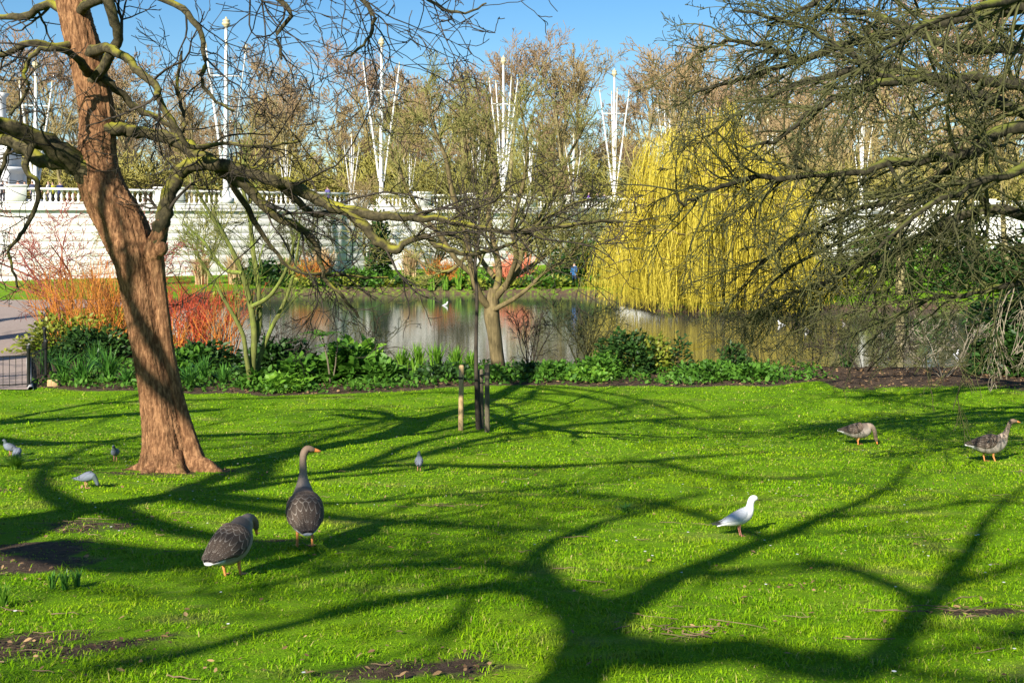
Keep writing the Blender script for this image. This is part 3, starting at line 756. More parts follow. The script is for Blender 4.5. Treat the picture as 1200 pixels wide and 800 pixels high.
kn = mesh_np('burr', V + (np.array(at(189, 291, 16.28)) - OFF), Q, None, 'bark_main', big)

limbs_main = [
    # the mossy stem that leaves the fork
    [(183, 292, 9, -0.15), (188, 270, 9.5, -0.15), (193, 250, 9, -0.1), (200, 226, 8.5, -0.05), (207, 208, 8.5, 0), (217, 196, 8.5, 0), (232, 192, 8, 0)],
    # big left limb, and its lower fork
    [(140, 246, 13, 0.15), (118, 217, 16, 0.1), (95, 196, 15, 0), (70, 179, 13, -0.2), (40, 160, 11.5, -0.4), (0, 147, 10, -0.6), (-70, 130, 9, -0.9), (-150, 100, 8, -1.2), (-230, 60, 5, -1.4)],
    [(95, 196, 8, 0), (72, 190, 9, 0.1), (50, 188, 8.5, 0.3), (25, 172, 9, 0.5), (0, 163, 7, 0.7), (-60, 158, 5, 1.0), (-120, 165, 3, 1.2)],
    # right limb from the trunk
    [(108, 152, 10, 0.2), (130, 151, 9, 0.2), (150, 153, 8, 0.3), (175, 157, 7.5, 0.3), (205, 165, 8, 0.3), (235, 183, 9, 0.2), (262, 200, 8, 0.1), (295, 224, 6.5, 0.0), (325, 255, 5.5, 0), (352, 268, 4.5, 0), (372, 290, 3.4, 0), (380, 325, 2.6, 0), (402, 348, 2, 0), (420, 372, 1.6, 0.1)],
    # long mossy limb from the fused stem, reaching far right
    [(213, 200, 8.5, 0), (228, 193, 8.5, 0), (255, 193, 8, -0.1), (285, 200, 7.5, -0.2), (320, 211, 7.5, -0.3), (352, 222, 7, -0.4), (382, 238, 7, -0.5), (412, 248, 6.5, -0.6), (445, 253, 5.5, -0.7), (480, 256, 4.5, -0.8), (520, 258, 3.6, -0.9), (565, 268, 3.2, -1.0), (620, 269, 2.7, -1.1), (675, 262, 2.2, -1.2), (735, 260, 1.6, -1.3)],
    [(405, 247, 6, -0.6), (418, 258, 6, -0.65), (430, 268, 6, -0.7), (442, 282, 5.5, -0.75), (462, 292, 5, -0.8), (478, 283, 4, -0.85), (498, 278, 4, -0.9), (512, 287, 3.5, -0.95), (540, 296, 3, -1.0), (575, 295, 2.6, -1.0), (610, 278, 2.2, -1.0), (650, 248, 1.8, -1.1), (700, 232, 1.2, -1.2)],
    [(325, 214, 4.5, -0.3), (345, 232, 4.2, -0.2), (368, 251, 4, -0.1), (385, 249, 3, -0.1), (410, 242, 1.8, 0)],
    [(262, 200, 4, 0.1), (290, 245, 3.4, 0.3), (318, 290, 2.6, 0.5), (350, 318, 2.2, 0.6), (400, 322, 1.8, 0.6), (455, 325, 1.2, 0.7)],
    # upper right branches
    [(98, 66, 7, 0.2), (118, 58, 6.5, 0), (138, 62, 5.5, -0.3), (165, 84, 5, -0.5), (184, 105, 4.5, -0.6), (188, 120, 4, -0.6), (205, 148, 3.5, -0.6), (222, 172, 3, -0.5), (262, 168, 2.5, -0.4), (310, 172, 2, -0.4), (352, 165, 1.4, -0.4)],
    [(104, 100, 7, 0.2), (122, 78, 6, 0), (138, 45, 6, -0.2), (132, 20, 6, -0.3), (120, -20, 7, -0.3), (108, -60, 8, 0)],
    [(106, 82, 6, 0.3), (124, 93, 5, 0.2), (150, 118, 4, 0.4), (168, 131, 3.6, 0.5), (198, 145, 3.2, 0.5), (208, 158, 3, 0.5), (216, 140, 2.4, 0.5), (208, 105, 2, 0.6), (213, 60, 1.5, 0.7)],
    [(88, 18, 7, 0.3), (108, 3, 5.5, -0.1), (150, -10, 4.5, -0.5), (205, 5, 4, -0.8), (232, 32, 3.4, -0.9), (240, 70, 2.8, -1.0), (237, 95, 2.3, -1.0), (255, 120, 1.8, -1.0), (275, 130, 1.4, -1)],
    [(95, -50, 6, -0.2), (160, -70, 5.5, -0.8), (240, -50, 4.5, -1.2), (300, -18, 3.8, -1.5), (340, 12, 3, -1.7), (325, 40, 2.2, -1.8), (330, 70, 1.6, -1.8)],
    [(80, -100, 6, 0), (180, -120, 5, -1), (290, -90, 4.5, -1.6), (380, -40, 3.6, -2), (430, 8, 2.8, -2.2), (436, 34, 2.2, -2.2), (420, 58, 1.7, -2.3), (400, 70, 1.2, -2.3)],
    [(290, -90, 4, -1.6), (390, -80, 3.4, -2), (470, -30, 2.6, -2.3), (510, 6, 2, -2.4), (545, 14, 1.5, -2.5), (570, 4, 1.0, -2.5)],
    # upper left branches
    [(104, 62, 7, 0.3), (88, 52, 6, 0.2), (65, 55, 5, 0), (35, 52, 4, -0.2), (0, 66, 3.4, -0.3), (-40, 75, 2.5, -0.4)],
    [(96, 35, 7, 0.3), (82, 18, 6, 0.3), (60, 5, 5, 0.6), (25, 20, 4, 0.8), (-20, 22, 3.2, 1.0), (-70, 40, 2.5, 1.2)],
    [(104, 90, 6, 0.2), (94, 72, 5, -0.25), (70, 58, 3.6, -0.7), (42, 62, 3, -0.9), (28, 85, 2.6, -1), (32, 105, 2.2, -1), (12, 135, 1.8, -1)],
    [(40, 168, 4.5, -0.5), (30, 195, 3.8, -0.6), (44, 215, 3.2, -0.6), (41, 245, 2.8, -0.6), (25, 275, 2.2, -0.6), (10, 292, 1.8, -0.6), (14, 310, 1.5, -0.6), (22, 340, 1.2, -0.6)],
    [(12, 160, 3, 0.7), (6, 190, 2.4, 0.8), (-10, 230, 2, 0.8), (-16, 280, 1.5, 0.8)],
    # crown above the frame
    [(66, -130, 8, 0.6), (20, -190, 6.5, 0.2), (-50, -230, 5, 0), (-140, -240, 3, 0)],
    [(60, -150, 8, 0.8), (120, -220, 6.5, 1.2), (190, -270, 5, 1.6), (280, -290, 3, 2)],
    [(75, -60, 7, 0.4), (40, -90, 6, 1.5), (-10, -130, 4, 2.8), (-40, -150, 2.5, 4)],
    [(72, -70, 7, 0.4), (100, -120, 6, -1.0), (110, -170, 4, -2.2), (150, -190, 2.5, -3.4)],
]
rg = random.Random(52)
curl = [dict(n=7, wig=0.10, trop=0, kids=7, ang=(0.5, 1.2), ratio=0.46, start=0.15, tip=0.3, bin=0),
        dict(n=9, wig=0.17, trop=-0.05, kids=4.2, ang=(0.5, 1.2), ratio=0.62, start=0.15, tip=0.35, bin=0),
        dict(n=7, wig=0.2, trop=0.1, kids=2.3, ang=(0.5, 1.1), ratio=0.62, start=0.2, tip=0.5, bin=0),
        dict(n=4, wig=0.28, trop=0.15, kids=0, ang=(0.5, 1), ratio=0.6, tip=0.6, rmin=0.0058, bin=0)]
crown = Tubes()
for rows in limbs_main:
    C, R = lp(rows); s = smooth_path(np.column_stack([C, R]), 4)
    s[:, :3] -= OFF; n = len(s)
    s[1:-1, :3] += rng.normal(size=(n - 2, 3)) * 0.012; s[:, 3] *= 1 + 0.06 * rng.normal(size=n)
    T = Tubes(); T.add([tuple(v) for v in s[:, :3]], list(s[:, 3]), 10); T.build('limb', 'limb_main', big)
    L = float(np.linalg.norm(np.diff(s[:, :3], axis=0), axis=1).sum())
    c = [dict(q) for q in curl]; c[0]['kids'] = 1.8 * L + 2
    off = rows[-1][1] < -120
    sprout([crown], [tuple(v) for v in s[:, :3]], min(float(s[:, 3].mean()), 0.06), min(L, 3.8) * (1.6 if off else 1.0), 0, c, rg, start=0.25)
crown.build('crown', 'twig_dark', big)

# ------------------------------------------------------------------ spreading tree at the right, trunk just out of the frame
D1 = 18.0
rx, ry = at(1385, 500, D1)[0], D1
rz = Z(rx, ry); OFR = np.array([rx, ry, rz])
rt = thing('spreading_tree', 'wide spreading bare tree with mossy tangled branches hanging over the bank', 'tree', (rx, ry, rz))
C, R = lp([(1385, 590, 44, 0), (1386, 540, 38, 0), (1390, 450, 33, 0), (1385, 330, 32, 0), (1380, 220, 30, 0), (1390, 120, 25, 0.2), (1400, 0, 20, 0.4), (1395, -120, 13, 0.6), (1400, -220, 7, 0.6)], D1)
sp = smooth_path(np.column_stack([C, R]), 5); trunk_mesh('trunk', sp[:, :3] - OFR, sp[:, 3], 'bark_main', rt, 32, 0.05, roots=[(0, 0.5, 0.4, 0.2), (3, 0.6, 0.4, 0.2), (-1.5, 0.5, 0.4, 0.2)], seed=9)
limbs_right = [
    [(1380, 200, 18, 0), (1300, 150, 14, -0.6), (1230, 108, 10, -1.0), (1180, 97, 8, -1.2), (1130, 92, 7, -1.4), (1085, 90, 6.5, -1.6), (1040, 97, 6, -1.8), (1000, 108, 5, -2), (965, 122, 4.2, -2.1), (935, 145, 3.4, -2.2), (905, 165, 2.6, -2.3), (870, 172, 1.6, -2.4)],
    [(1390, 100, 18, 0.2), (1300, 40, 13, 0.2), (1220, 8, 10, 0.2), (1150, 18, 8, 0.1), (1095, 30, 7, 0), (1040, 40, 6, 0), (985, 55, 5.5, 0), (940, 70, 5, 0), (918, 60, 4, 0), (885, 53, 3, 0.1), (850, 48, 2.2, 0.2), (820, 60, 1.4, 0.2)],
    [(940, 70, 4.5, 0), (900, 84, 3.8, 0.1), (858, 97, 3, 0.2), (822, 106, 2.2, 0.3), (790, 125, 1.5, 0.3)],
    [(1380, 280, 16, 0), (1290, 210, 13, -1), (1220, 150, 11, -1.4), (1170, 155, 9, -1.6), (1140, 175, 8, -1.7), (1100, 186, 7, -1.8), (1045, 192, 6, -2), (1000, 202, 5.2, -2.1), (950, 207, 4.2, -2.2), (900, 208, 4, -2.3), (862, 212, 3.5, -2.4), (830, 226, 2.8, -2.5), (800, 238, 2.2, -2.6), (790, 222, 1.4, -2.6)],
    [(1140, 176, 6, -1.7), (1105, 205, 5.4, -1.2), (1070, 222, 5, -0.9), (1020, 240, 4, -0.6), (970, 262, 3.2, -0.4), (920, 285, 2.5, -0.2), (880, 320, 1.8, 0)],
    [(1382, 330, 14, 0), (1300, 300, 11, 0.5), (1230, 262, 9, 0.8), (1160, 245, 7.5, 1), (1110, 262, 6.5, 1.2), (1060, 290, 5.4, 1.3), (1015, 308, 4.2, 1.4), (970, 330, 3.2, 1.5), (925, 345, 2.3, 1.6), (880, 380, 1.5, 1.6)],
    [(1160, 245, 5, 1), (1130, 215, 4.5, 0.6), (1090, 225, 4, 0.4), (1045, 255, 3.6, 0.3), (990, 280, 3, 0.2), (930, 310, 2.2, 0.1), (890, 350, 1.5, 0)],
    [(1385, 240, 16, 0), (1290, 190, 12, 1.8), (1200, 130, 9, 2.8), (1120, 105, 7.5, 3.2), (1050, 80, 6, 3.5), (990, 85, 5, 3.6), (930, 100, 3.6, 3.7), (870, 130, 2.4, 3.8), (830, 160, 1.5, 3.8)],
    [(1050, 95, 5, -1.8), (1010, 75, 4, -1.7), (960, 40, 3.4, -1.6), (910, 22, 2.6, -1.5), (860, 12, 1.8, -1.4)],
    [(1395, 20, 16, 0.4), (1310, -40, 11, 0), (1210, -70, 8, -0.5), (1110, -60, 6, -0.8), (1020, -30, 4.6, -1), (950, 5, 3.2, -1.2), (900, 30, 2, -1.3)],
    [(1398, -40, 14, 0.5), (1330, -120, 10, 1), (1250, -160, 7, 1.6), (1150, -150, 5, 2), (1060, -110, 3.4, 2.4)],
    [(1395, 60, 14, 0.3), (1330, 0, 10, -2), (1260, -20, 8, -3.5), (1180, 0, 6, -4.5), (1110, 20, 4.4, -5), (1050, 50, 3, -5.3), (1000, 90, 2, -5.5)],
    [(1388, 210, 14, 0), (1320, 190, 10, -2.2), (1250, 180, 8, -3.5), (1180, 205, 6, -4), (1120, 225, 4.6, -4.3), (1060, 262, 3.2, -4.5), (1020, 300, 2.2, -4.6)],
    [(1390, 150, 14, 0.2), (1300, 120, 10, 3.5), (1210, 60, 8, 5.5), (1120, 55, 6, 6.5), (1030, 20, 4.4, 7), (960, 10, 3, 7.4)],
    [(1385, 300, 12, 0), (1310, 290, 9, -1.5), (1240, 310, 7, -2.2), (1190, 330, 5, -2.5), (1140, 345, 3.6, -2.6), (1090, 350, 2.4, -2.7)],
    [(1480, 60, 14, 0.5), (1540, 0, 10, 1), (1620, -60, 6, 1.5), (1700, -90, 3, 2)],
    [(1390, 180, 16, 0.2), (1470, 130, 11, -1), (1560, 110, 7, -2), (1640, 120, 3, -2.4)],
]
limbs_right[15][0] = (1392, 90, 14, 0.3)
rg = random.Random(77)
tang = [dict(n=7, wig=0.1, trop=0, kids=7, ang=(0.4, 1.1), ratio=0.40, start=0.12, tip=0.3, bin=0),
        dict(n=8, wig=0.15, trop=-0.22, kids=5, ang=(0.4, 1.1), ratio=0.56, start=0.12, tip=0.35, bin=0),
        dict(n=6, wig=0.17, trop=-0.2, kids=3.7, ang=(0.4, 1.0), ratio=0.6, start=0.15, tip=0.5, bin=0),
        dict(n=4, wig=0.22, trop=-0.05, kids=0, ang=(0.5, 1), ratio=0.6, tip=0.6, rmin=0.0058, bin=0)]
LIMB_PTS = []
crown = Tubes()
for rows in limbs_right:
    C, R = lp(rows, D1); s = smooth_path(np.column_stack([C, R]), 4); s[:, :3] -= OFR; s[:, 3] *= 0.86; n = len(s)
    s[1:-1, :3] += rng.normal(size=(n - 2, 3)) * 0.02; s[:, 3] *= 1 + 0.06 * rng.normal(size=n)
    T = Tubes(); T.add([tuple(v) for v in s[:, :3]], list(s[:, 3]), 10); T.build('limb', 'limb_right', rt)
    L = float(np.linalg.norm(np.diff(s[:, :3], axis=0), axis=1).sum())
    LIMB_PTS.append(s[len(s) // 3:, :3].copy()); c = [dict(q) for q in tang]; c[0]['kids'] = 3.5 * L
    sprout([crown], [tuple(v) for v in s[:, :3]], min(float(s[:, 3].mean()), 0.09), min(L, 4.0), 0, c, rg)
crown.build('crown', 'twig_right', rt)
# pale dead twigs that hang at its lower edge
LIMB_PTS = np.concatenate(LIMB_PTS)
def snap(p):
    """the limb point nearest to p"""
    return tuple(LIMB_PTS[np.argmin(((LIMB_PTS - p) ** 2).sum(1))])
T = Tubes(); rg = random.Random(8)
hang = [dict(n=8, wig=0.10, trop=-0.5, kids=7, ang=(0.3, 0.8), ratio=0.42, start=0.15, tip=0.35, bin=0), dict(n=5, wig=0.15, trop=-0.5, kids=4, ang=(0.3, 0.8), ratio=0.5, start=0.2, tip=0.5, bin=0), dict(n=4, wig=0.15, trop=-0.3, kids=0, ang=(0.3, 0.8), ratio=0.5, tip=0.6, rmin=0.0045, bin=0)]
for (px, py, dd, dx) in [(1155, 290, -2, -0.15), (1170, 285, -2.2, 0.2), (1135, 300, -1.6, -0.4), (1190, 300, -2.4, 0.1), (1120, 330, -1, -0.8), (1085, 330, 0.5, -0.8), (1180, 320, -1.2, -0.5)]:
    p = snap(np.array(at(px, py, D1 + dd)) - OFR); grow([T], p, tuple(norm(np.array([dx, 0.1, -0.8]))), rg.uniform(1.1, 1.6), 0.014, 0, hang, rg)
T.build('dead_twigs', 'twig_pale', rt)['kind'] = 'stuff'
T = Tubes()
for i in range(46):
    px = rg.uniform(840, 1200); py = rg.uniform(225, 330) if px > 930 else rg.uniform(230, 300)
    p = snap(np.array(at(px, py, D1 + rg.uniform(-3, 3))) - OFR); dd = norm(np.array([rg.uniform(-0.9, 0.1), rg.uniform(-0.4, 0.4), rg.uniform(-0.8, 0.0)]))
    grow([T], p, tuple(dd), rg.uniform(1.0, 1.9), 0.018, 0, hang, rg)
T.build('hanging_twigs', 'twig_right', rt)['kind'] = 'stuff'

# ------------------------------------------------------------------ multi-stemmed tree at the water's edge
D2 = 34.3
mx, my = (586 - CX) / F * D2, D2; mz = Z(mx, my); OFM = np.array([mx, my, mz])
mid = thing('multi_stemmed_tree', 'small bare tree with leaning brown trunk and many rising mossy stems by the water', 'tree', (mx, my, mz))
C, R = lp([(588, 452, 11, 0), (586, 440, 9, 0), (582, 415, 8.2, 0), (579, 390, 8, 0), (576, 368, 9, 0), (577, 350, 7.5, 0), (579, 338, 6, 0)], D2)
sp = smooth_path(np.column_stack([C, R]), 4); trunk_mesh('trunk', sp[:, :3] - OFM, sp[:, 3], 'bark_mid', mid, 20, 0.05, seed=3)
limbs_mid = [
    [(577, 362, 7, 0), (566, 352, 6.5, -0.2), (556, 330, 6, -0.4), (550, 300, 5.5, -0.5), (544, 265, 5, -0.7), (530, 225, 4.4, -0.9), (522, 185, 3.6, -1.1), (505, 140, 2.5, -1.3), (500, 105, 1.5, -1.4)],
    [(578, 350, 7, 0), (585, 322, 6, 0.3), (580, 290, 5.5, 0.5), (572, 250, 5, 0.8), (580, 205, 4, 1.0), (570, 160, 3, 1.1), (575, 110, 1.8, 1.2)],
    [(578, 352, 7, 0), (592, 335, 6, -0.2), (606, 318, 5, -0.3), (612, 296, 4.5, -0.3), (628, 262, 4, -0.3), (650, 225, 3.2, -0.4), (668, 180, 2.5, -0.5), (690, 140, 1.6, -0.5)],
    [(552, 320, 5, -0.4), (535, 305, 4.5, -0.6), (515, 275, 4, -0.8), (490, 245, 3.4, -1), (470, 205, 2.6, -1.2), (455, 170, 1.8, -1.3)],
    [(580, 325, 5, 0.3), (562, 300, 4.5, 0.8), (556, 262, 4, 1.2), (560, 220, 3.4, 1.6), (545, 170, 2.6, 1.9), (548, 120, 1.5, 2.0)],
    [(592, 338, 5, -0.2), (605, 300, 4.5, -0.9), (600, 265, 4, -1.3), (612, 220, 3.4, -1.7), (618, 175, 2.5, -2), (610, 125, 1.4, -2.2)],
    [(606, 322, 4.5, -0.3), (628, 308, 4, 0.1), (650, 290, 3.4, 0.4), (672, 268, 2.8, 0.6), (700, 245, 2, 0.8)],
    [(575, 365, 5, -0.1), (610, 345, 3.6, -0.6), (640, 318, 3, -0.8), (668, 300, 2.4, -0.9), (690, 272, 1.6, -1)],
    [(548, 300, 4, -0.5), (525, 318, 3.2, -0.4), (500, 312, 2.6, -0.3), (470, 290, 2, -0.2), (440, 280, 1.3, 0)],
]
rg = random.Random(13)
fan = [dict(n=7, wig=0.1, trop=0.1, kids=7, ang=(0.35, 0.95), ratio=0.45, start=0.15, tip=0.3, bin=0, lift=0.18),
       dict(n=6, wig=0.17, trop=0.2, kids=5.5, ang=(0.4, 1.0), ratio=0.55, start=0.12, tip=0.35, bin=0),
       dict(n=5, wig=0.2, trop=0.15, kids=4, ang=(0.4, 1.0), ratio=0.6, start=0.15, tip=0.5, bin=0),
       dict(n=3, wig=0.22, trop=0.1, kids=0, ang=(0.5, 1), ratio=0.6, tip=0.6, rmin=0.009, bin=0)]
crown = Tubes()
for rows in limbs_mid:
    C, R = lp(rows, D2); s = smooth_path(np.column_stack([C, R]), 4); s[:, :3] -= OFM; s[:, 3] *= 0.68
    T = Tubes(); T.add([tuple(v) for v in s[:, :3]], list(s[:, 3]), 8); T.build('stem', 'bark_mid', mid)
    L = float(np.linalg.norm(np.diff(s[:, :3], axis=0), axis=1).sum()); c = [dict(q) for q in fan]; c[0]['kids'] = 4.6 * L
    sprout([crown], [tuple(v) for v in s[:, :3]], min(float(s[:, 3].mean()), 0.07), min(L, 4.2), 0, c, rg, start=0.22)
crown.build('crown', 'twig_mid', mid)

# ------------------------------------------------------------------ trees off the frame whose shadows cross the lawn
cotS = 1 / math.tan(SUN_EL)
def cast(px, py, h):
    """the point h metres up whose shadow falls on the lawn seen at (px, py)"""
    x, y, z = ground(px, py)
    return np.array([x - SD.x * h * cotS, y - SD.y * h * cotS, z + h])
def shade_tree(label, base_rows, limb_rows, seed, kids=2.2, twl=3.2):
    """base_rows: (px, py, height, radius) along the trunk's shadow, the foot is found below the first"""
    P = [np.array(cast(a, b, h)) for a, b, h, r in base_rows]; R = [r for *_, r in base_rows]
    foot = P[0].copy(); foot[2] = Z(foot[0], foot[1]) - 0.2
    o0 = np.array([foot[0], foot[1], foot[2] + 0.2])
    t = thing('shade_tree', label, 'tree', tuple(o0)); R = [r * 0.72 for r in R]; limb_rows = [[(a, b, h, r * 0.9) for a, b, h, r in rows] for rows in limb_rows]
    mid_ = (foot + P[0]) / 2
    s = smooth_path(np.column_stack([np.array([foot, mid_] + P) - o0, np.array([R[0] * 1.5, R[0] * 1.12] + R)]), 4)
    trunk_mesh('trunk', s[:, :3], s[:, 3], 'bark_main', t, 20, 0.05, roots=[(0, .5, .4, .2), (2, .5, .4, .2), (4, .5, .4, .2)], seed=seed)
    rg = random.Random(seed); crown = Tubes()
    for rows in [None] + limb_rows:
        if rows is None: s2 = s[len(s) // 2:]
        else:
            s2 = smooth_path(np.column_stack([np.array([cast(a, b, h) for a, b, h, r in rows]) - o0, np.array([r for *_, r in rows])]), 4)
            T = Tubes(); T.add([tuple(v) for v in s2[:, :3]], list(s2[:, 3]), 8); T.build('limb', 'limb_main', t)
        L = float(np.linalg.norm(np.diff(s2[:, :3], axis=0), axis=1).sum()); c = [dict(q) for q in curl]; c[0]['kids'] = kids * L * 0.75; c[1]['kids'] = 4; c[2]['kids'] = 2.5
        sprout([crown], [tuple(v) for v in s2[:, :3]], 0.10, min(L, twl * 1.5), 0, c, rg, start=0.3)
    crown.build('crown', 'twig_dark', t); return t
shade_tree('bare tree behind the viewer, its trunk shadow crossing the lawn', [(655, 812, 4.6, 0.24), (690, 760, 5.1, 0.22), (735, 712, 5.9, 0.20), (800, 672, 6.8, 0.18), (880, 640, 7.8, 0.16), (965, 606, 9.0, 0.13), (1040, 572, 10.2, 0.09), (1075, 540, 11.2, 0.05)],
    [[(700, 742, 5.2, 0.2), (672, 706, 5.6, 0.16), (610, 688, 6.1, 0.13), (530, 694, 6.5, 0.11), (440, 708, 6.8, 0.10), (340, 732, 7.1, 0.085), (220, 765, 7.4, 0.07), (90, 792, 7.7, 0.05)],
     [(655, 700, 5.8, 0.12), (628, 660, 6.6, 0.10), (640, 640, 7.0, 0.09), (690, 618, 7.5, 0.07), (760, 600, 8.2, 0.05), (830, 575, 9, 0.03)],
     [(620, 668, 6.6, 0.08), (520, 660, 7.2, 0.07), (400, 668, 7.6, 0.06), (290, 690, 8, 0.05), (150, 700, 8.4, 0.03)],
     [(705, 760, 5.0, 0.18), (790, 768, 5.3, 0.14), (870, 762, 5.6, 0.13), (940, 778, 5.9, 0.13), (1015, 782, 6.2, 0.13), (1065, 735, 6.7, 0.13), (1105, 690, 7.3, 0.12), (1140, 640, 8, 0.10), (1165, 600, 8.8, 0.07), (1215, 560, 9.6, 0.04)],
     [(1085, 705, 7.0, 0.09), (1030, 680, 7.4, 0.08), (965, 660, 7.8, 0.07), (880, 668, 8.2, 0.05), (820, 690, 8.5, 0.03)],
     [(900, 632, 7.9, 0.10), (840, 610, 8.6, 0.08), (760, 588, 9.3, 0.07), (660, 580, 10, 0.05), (540, 588, 10.6, 0.03)],
     [(960, 608, 9, 0.08), (1060, 600, 9.4, 0.06), (1150, 588, 9.9, 0.05), (1230, 590, 10.2, 0.03)],
     [(1105, 690, 7.3, 0.08), (1170, 670, 7.8, 0.06), (1240, 640, 8.3, 0.04)]], 201, 1.7, 2.8)
shade_tree('bare tree left of the lawn, its shadow lying before the leaning tree', [(-40, 642, 2.6, 0.36), (60, 606, 4.0, 0.33), (150, 588, 5.2, 0.30), (240, 578, 6.2, 0.24), (330, 566, 7.2, 0.18), (430, 556, 8.2, 0.12), (520, 545, 9.0, 0.06)],
    [[(200, 582, 5.6, 0.16), (290, 548, 6.8, 0.14), (370, 528, 7.8, 0.11), (450, 508, 8.8, 0.09), (540, 488, 9.8, 0.06), (640, 470, 10.6, 0.03)],
     [(120, 594, 4.8, 0.14), (200, 620, 5.4, 0.11), (300, 636, 5.8, 0.09), (380, 632, 6.2, 0.07), (450, 615, 6.6, 0.05), (560, 600, 7.2, 0.03)],
     [(240, 578, 6.2, 0.10), (380, 590, 6.7, 0.08), (500, 582, 7.2, 0.06), (640, 572, 7.8, 0.05), (780, 556, 8.4, 0.03)],
     [(40, 640, 4.4, 0.2), (170, 657, 5.1, 0.26), (285, 650, 5.8, 0.27), (330, 643, 6.1, 0.2), (372, 641, 6.3, 0.06)],
     [(100, 600, 4.4, 0.12), (50, 570, 5.8, 0.1), (60, 545, 7, 0.08), (120, 520, 8.4, 0.06), (220, 500, 9.6, 0.04)]], 202, 2.0)
shade_tree('bare tree by the path fence, its shadows falling on the back of the lawn', [(-260, 520, 4.0, 0.5), (-150, 505, 5.6, 0.45), (-20, 497, 7.2, 0.36), (120, 488, 8.6, 0.27), (260, 480, 9.8, 0.17)],
    [[(-100, 502, 6.0, 0.26), (40, 520, 6.6, 0.22), (180, 512, 7.2, 0.17), (330, 508, 7.8, 0.12), (470, 490, 8.4, 0.07)],
     [(-20, 497, 7.0, 0.14), (100, 474, 8.2, 0.1), (260, 468, 9.2, 0.07), (420, 464, 10, 0.04)],
     [(-140, 505, 5.6, 0.14), (-60, 540, 6, 0.1), (40, 546, 6.5, 0.08), (140, 538, 7, 0.05)]], 203, 2.4, 4)

shade_tree('tall bare tree behind the viewer, its high crown shading the middle lawn', [(-250, 650, 4.5, 0.36), (0, 612, 6.3, 0.32), (200, 582, 8, 0.27), (350, 557, 9.5, 0.22), (500, 532, 11, 0.16), (640, 510, 12.5, 0.09)],
    [[(350, 557, 9.5, 0.18), (480, 545, 10.3, 0.16), (620, 548, 11, 0.14), (760, 540, 11.7, 0.11), (900, 530, 12.4, 0.06)], [(500, 532, 11, 0.17), (620, 505, 12, 0.15), (760, 492, 13, 0.12), (900, 486, 13.8, 0.07)], [(420, 545, 10.2, 0.17), (520, 512, 11.5, 0.15), (640, 487, 12.8, 0.12), (760, 472, 13.8, 0.07)],
     [(200, 582, 8, 0.16), (350, 602, 8.6, 0.13), (520, 615, 9.2, 0.1), (680, 622, 9.8, 0.06)], [(760, 540, 11.7, 0.1), (860, 560, 12, 0.08), (980, 556, 12.4, 0.05)], [(300, 565, 9, 0.16), (330, 532, 10.2, 0.14), (420, 502, 11.5, 0.11), (520, 480, 12.6, 0.06)], [(760, 492, 13, 0.1), (880, 508, 13.4, 0.08), (1010, 500, 13.9, 0.05)]], 205, 1.5, 3.2)
shade_tree('bare tree left of the path, its shadow striping the paving', [(-330, 440, 5.0, 0.9), (-220, 425, 6.5, 0.85), (-110, 412, 8.0, 0.8), (-10, 398, 9.4, 0.75), (60, 388, 10.6, 0.6)],
    [[(-160, 418, 7.2, 0.5), (-60, 425, 7.8, 0.45), (20, 420, 8.4, 0.4), (90, 412, 9, 0.3)], [(-100, 410, 8.2, 0.5), (-30, 382, 10, 0.5), (30, 372, 11.5, 0.45), (90, 368, 12.5, 0.3)], [(-220, 425, 6.5, 0.2), (-100, 440, 7, 0.15), (0, 442, 7.5, 0.1), (80, 436, 8, 0.05)]], 204, 2.4, 4)

# ------------------------------------------------------------------ plants in the beds and on the banks
def gp(px, d, rise=0.0):
    x = (px - CX) / F * d; return (x, d, Z(x, d) + rise)

def strap_clump(name, label, px, d, n, H, spread, mat, group=None, seed=0, w=0.016, cat='plant'):
    r_ = np.random.default_rng(seed + int(px * 7 + d)); t = thing(name, label, cat, gp(px, d), 0, group)
    a = r_.uniform(0, 6.28, n); lean = r_.beta(1.5, 1.6, n) * spread; h = H * r_.uniform(0.6, 1.1, n)
    K = 6; s = np.linspace(0, 1, K)[None, :]
    b = r_.normal(size=(n, 2)) * 0.07 * H
    out = lean[:, None] * h[:, None] * s ** 1.7
    zz = h[:, None] * (s - 0.35 * np.clip(lean[:, None], 0, 1.5) * s ** 2.6)
    P = np.stack([b[:, :1] + np.cos(a)[:, None] * out, b[:, 1:] + np.sin(a)[:, None] * out, zz], -1)
    W = w * np.array([0.7, 1, 1, 0.85, 0.55, 0.08])[None, :] * r_.uniform(0.7, 1.3, n)[:, None]
    side = np.stack([-np.sin(a), np.cos(a), r_.normal(size=n) * 0.3], -1)
    V, Q = ribbons(P, W, side); mesh_np('leaves', V, Q, None, mat, t); return t

def dome_leaves(r_, n, R, H, low=0.0):
    """leaf seats spread through a lumpy dome, more near its skin"""
    u = r_.normal(size=(n, 3)); u = norm(u); u[:, 2] = np.abs(u[:, 2])
    k = r_.uniform(0.35, 1, n) ** 0.45 * (0.8 + 0.25 * np.sin(5 * u[:, 0] + 3 * u[:, 2]) * np.cos(4 * u[:, 1] + 1.3))
    return u * k[:, None] * np.array([R, R, H]) + [0, 0, low], u

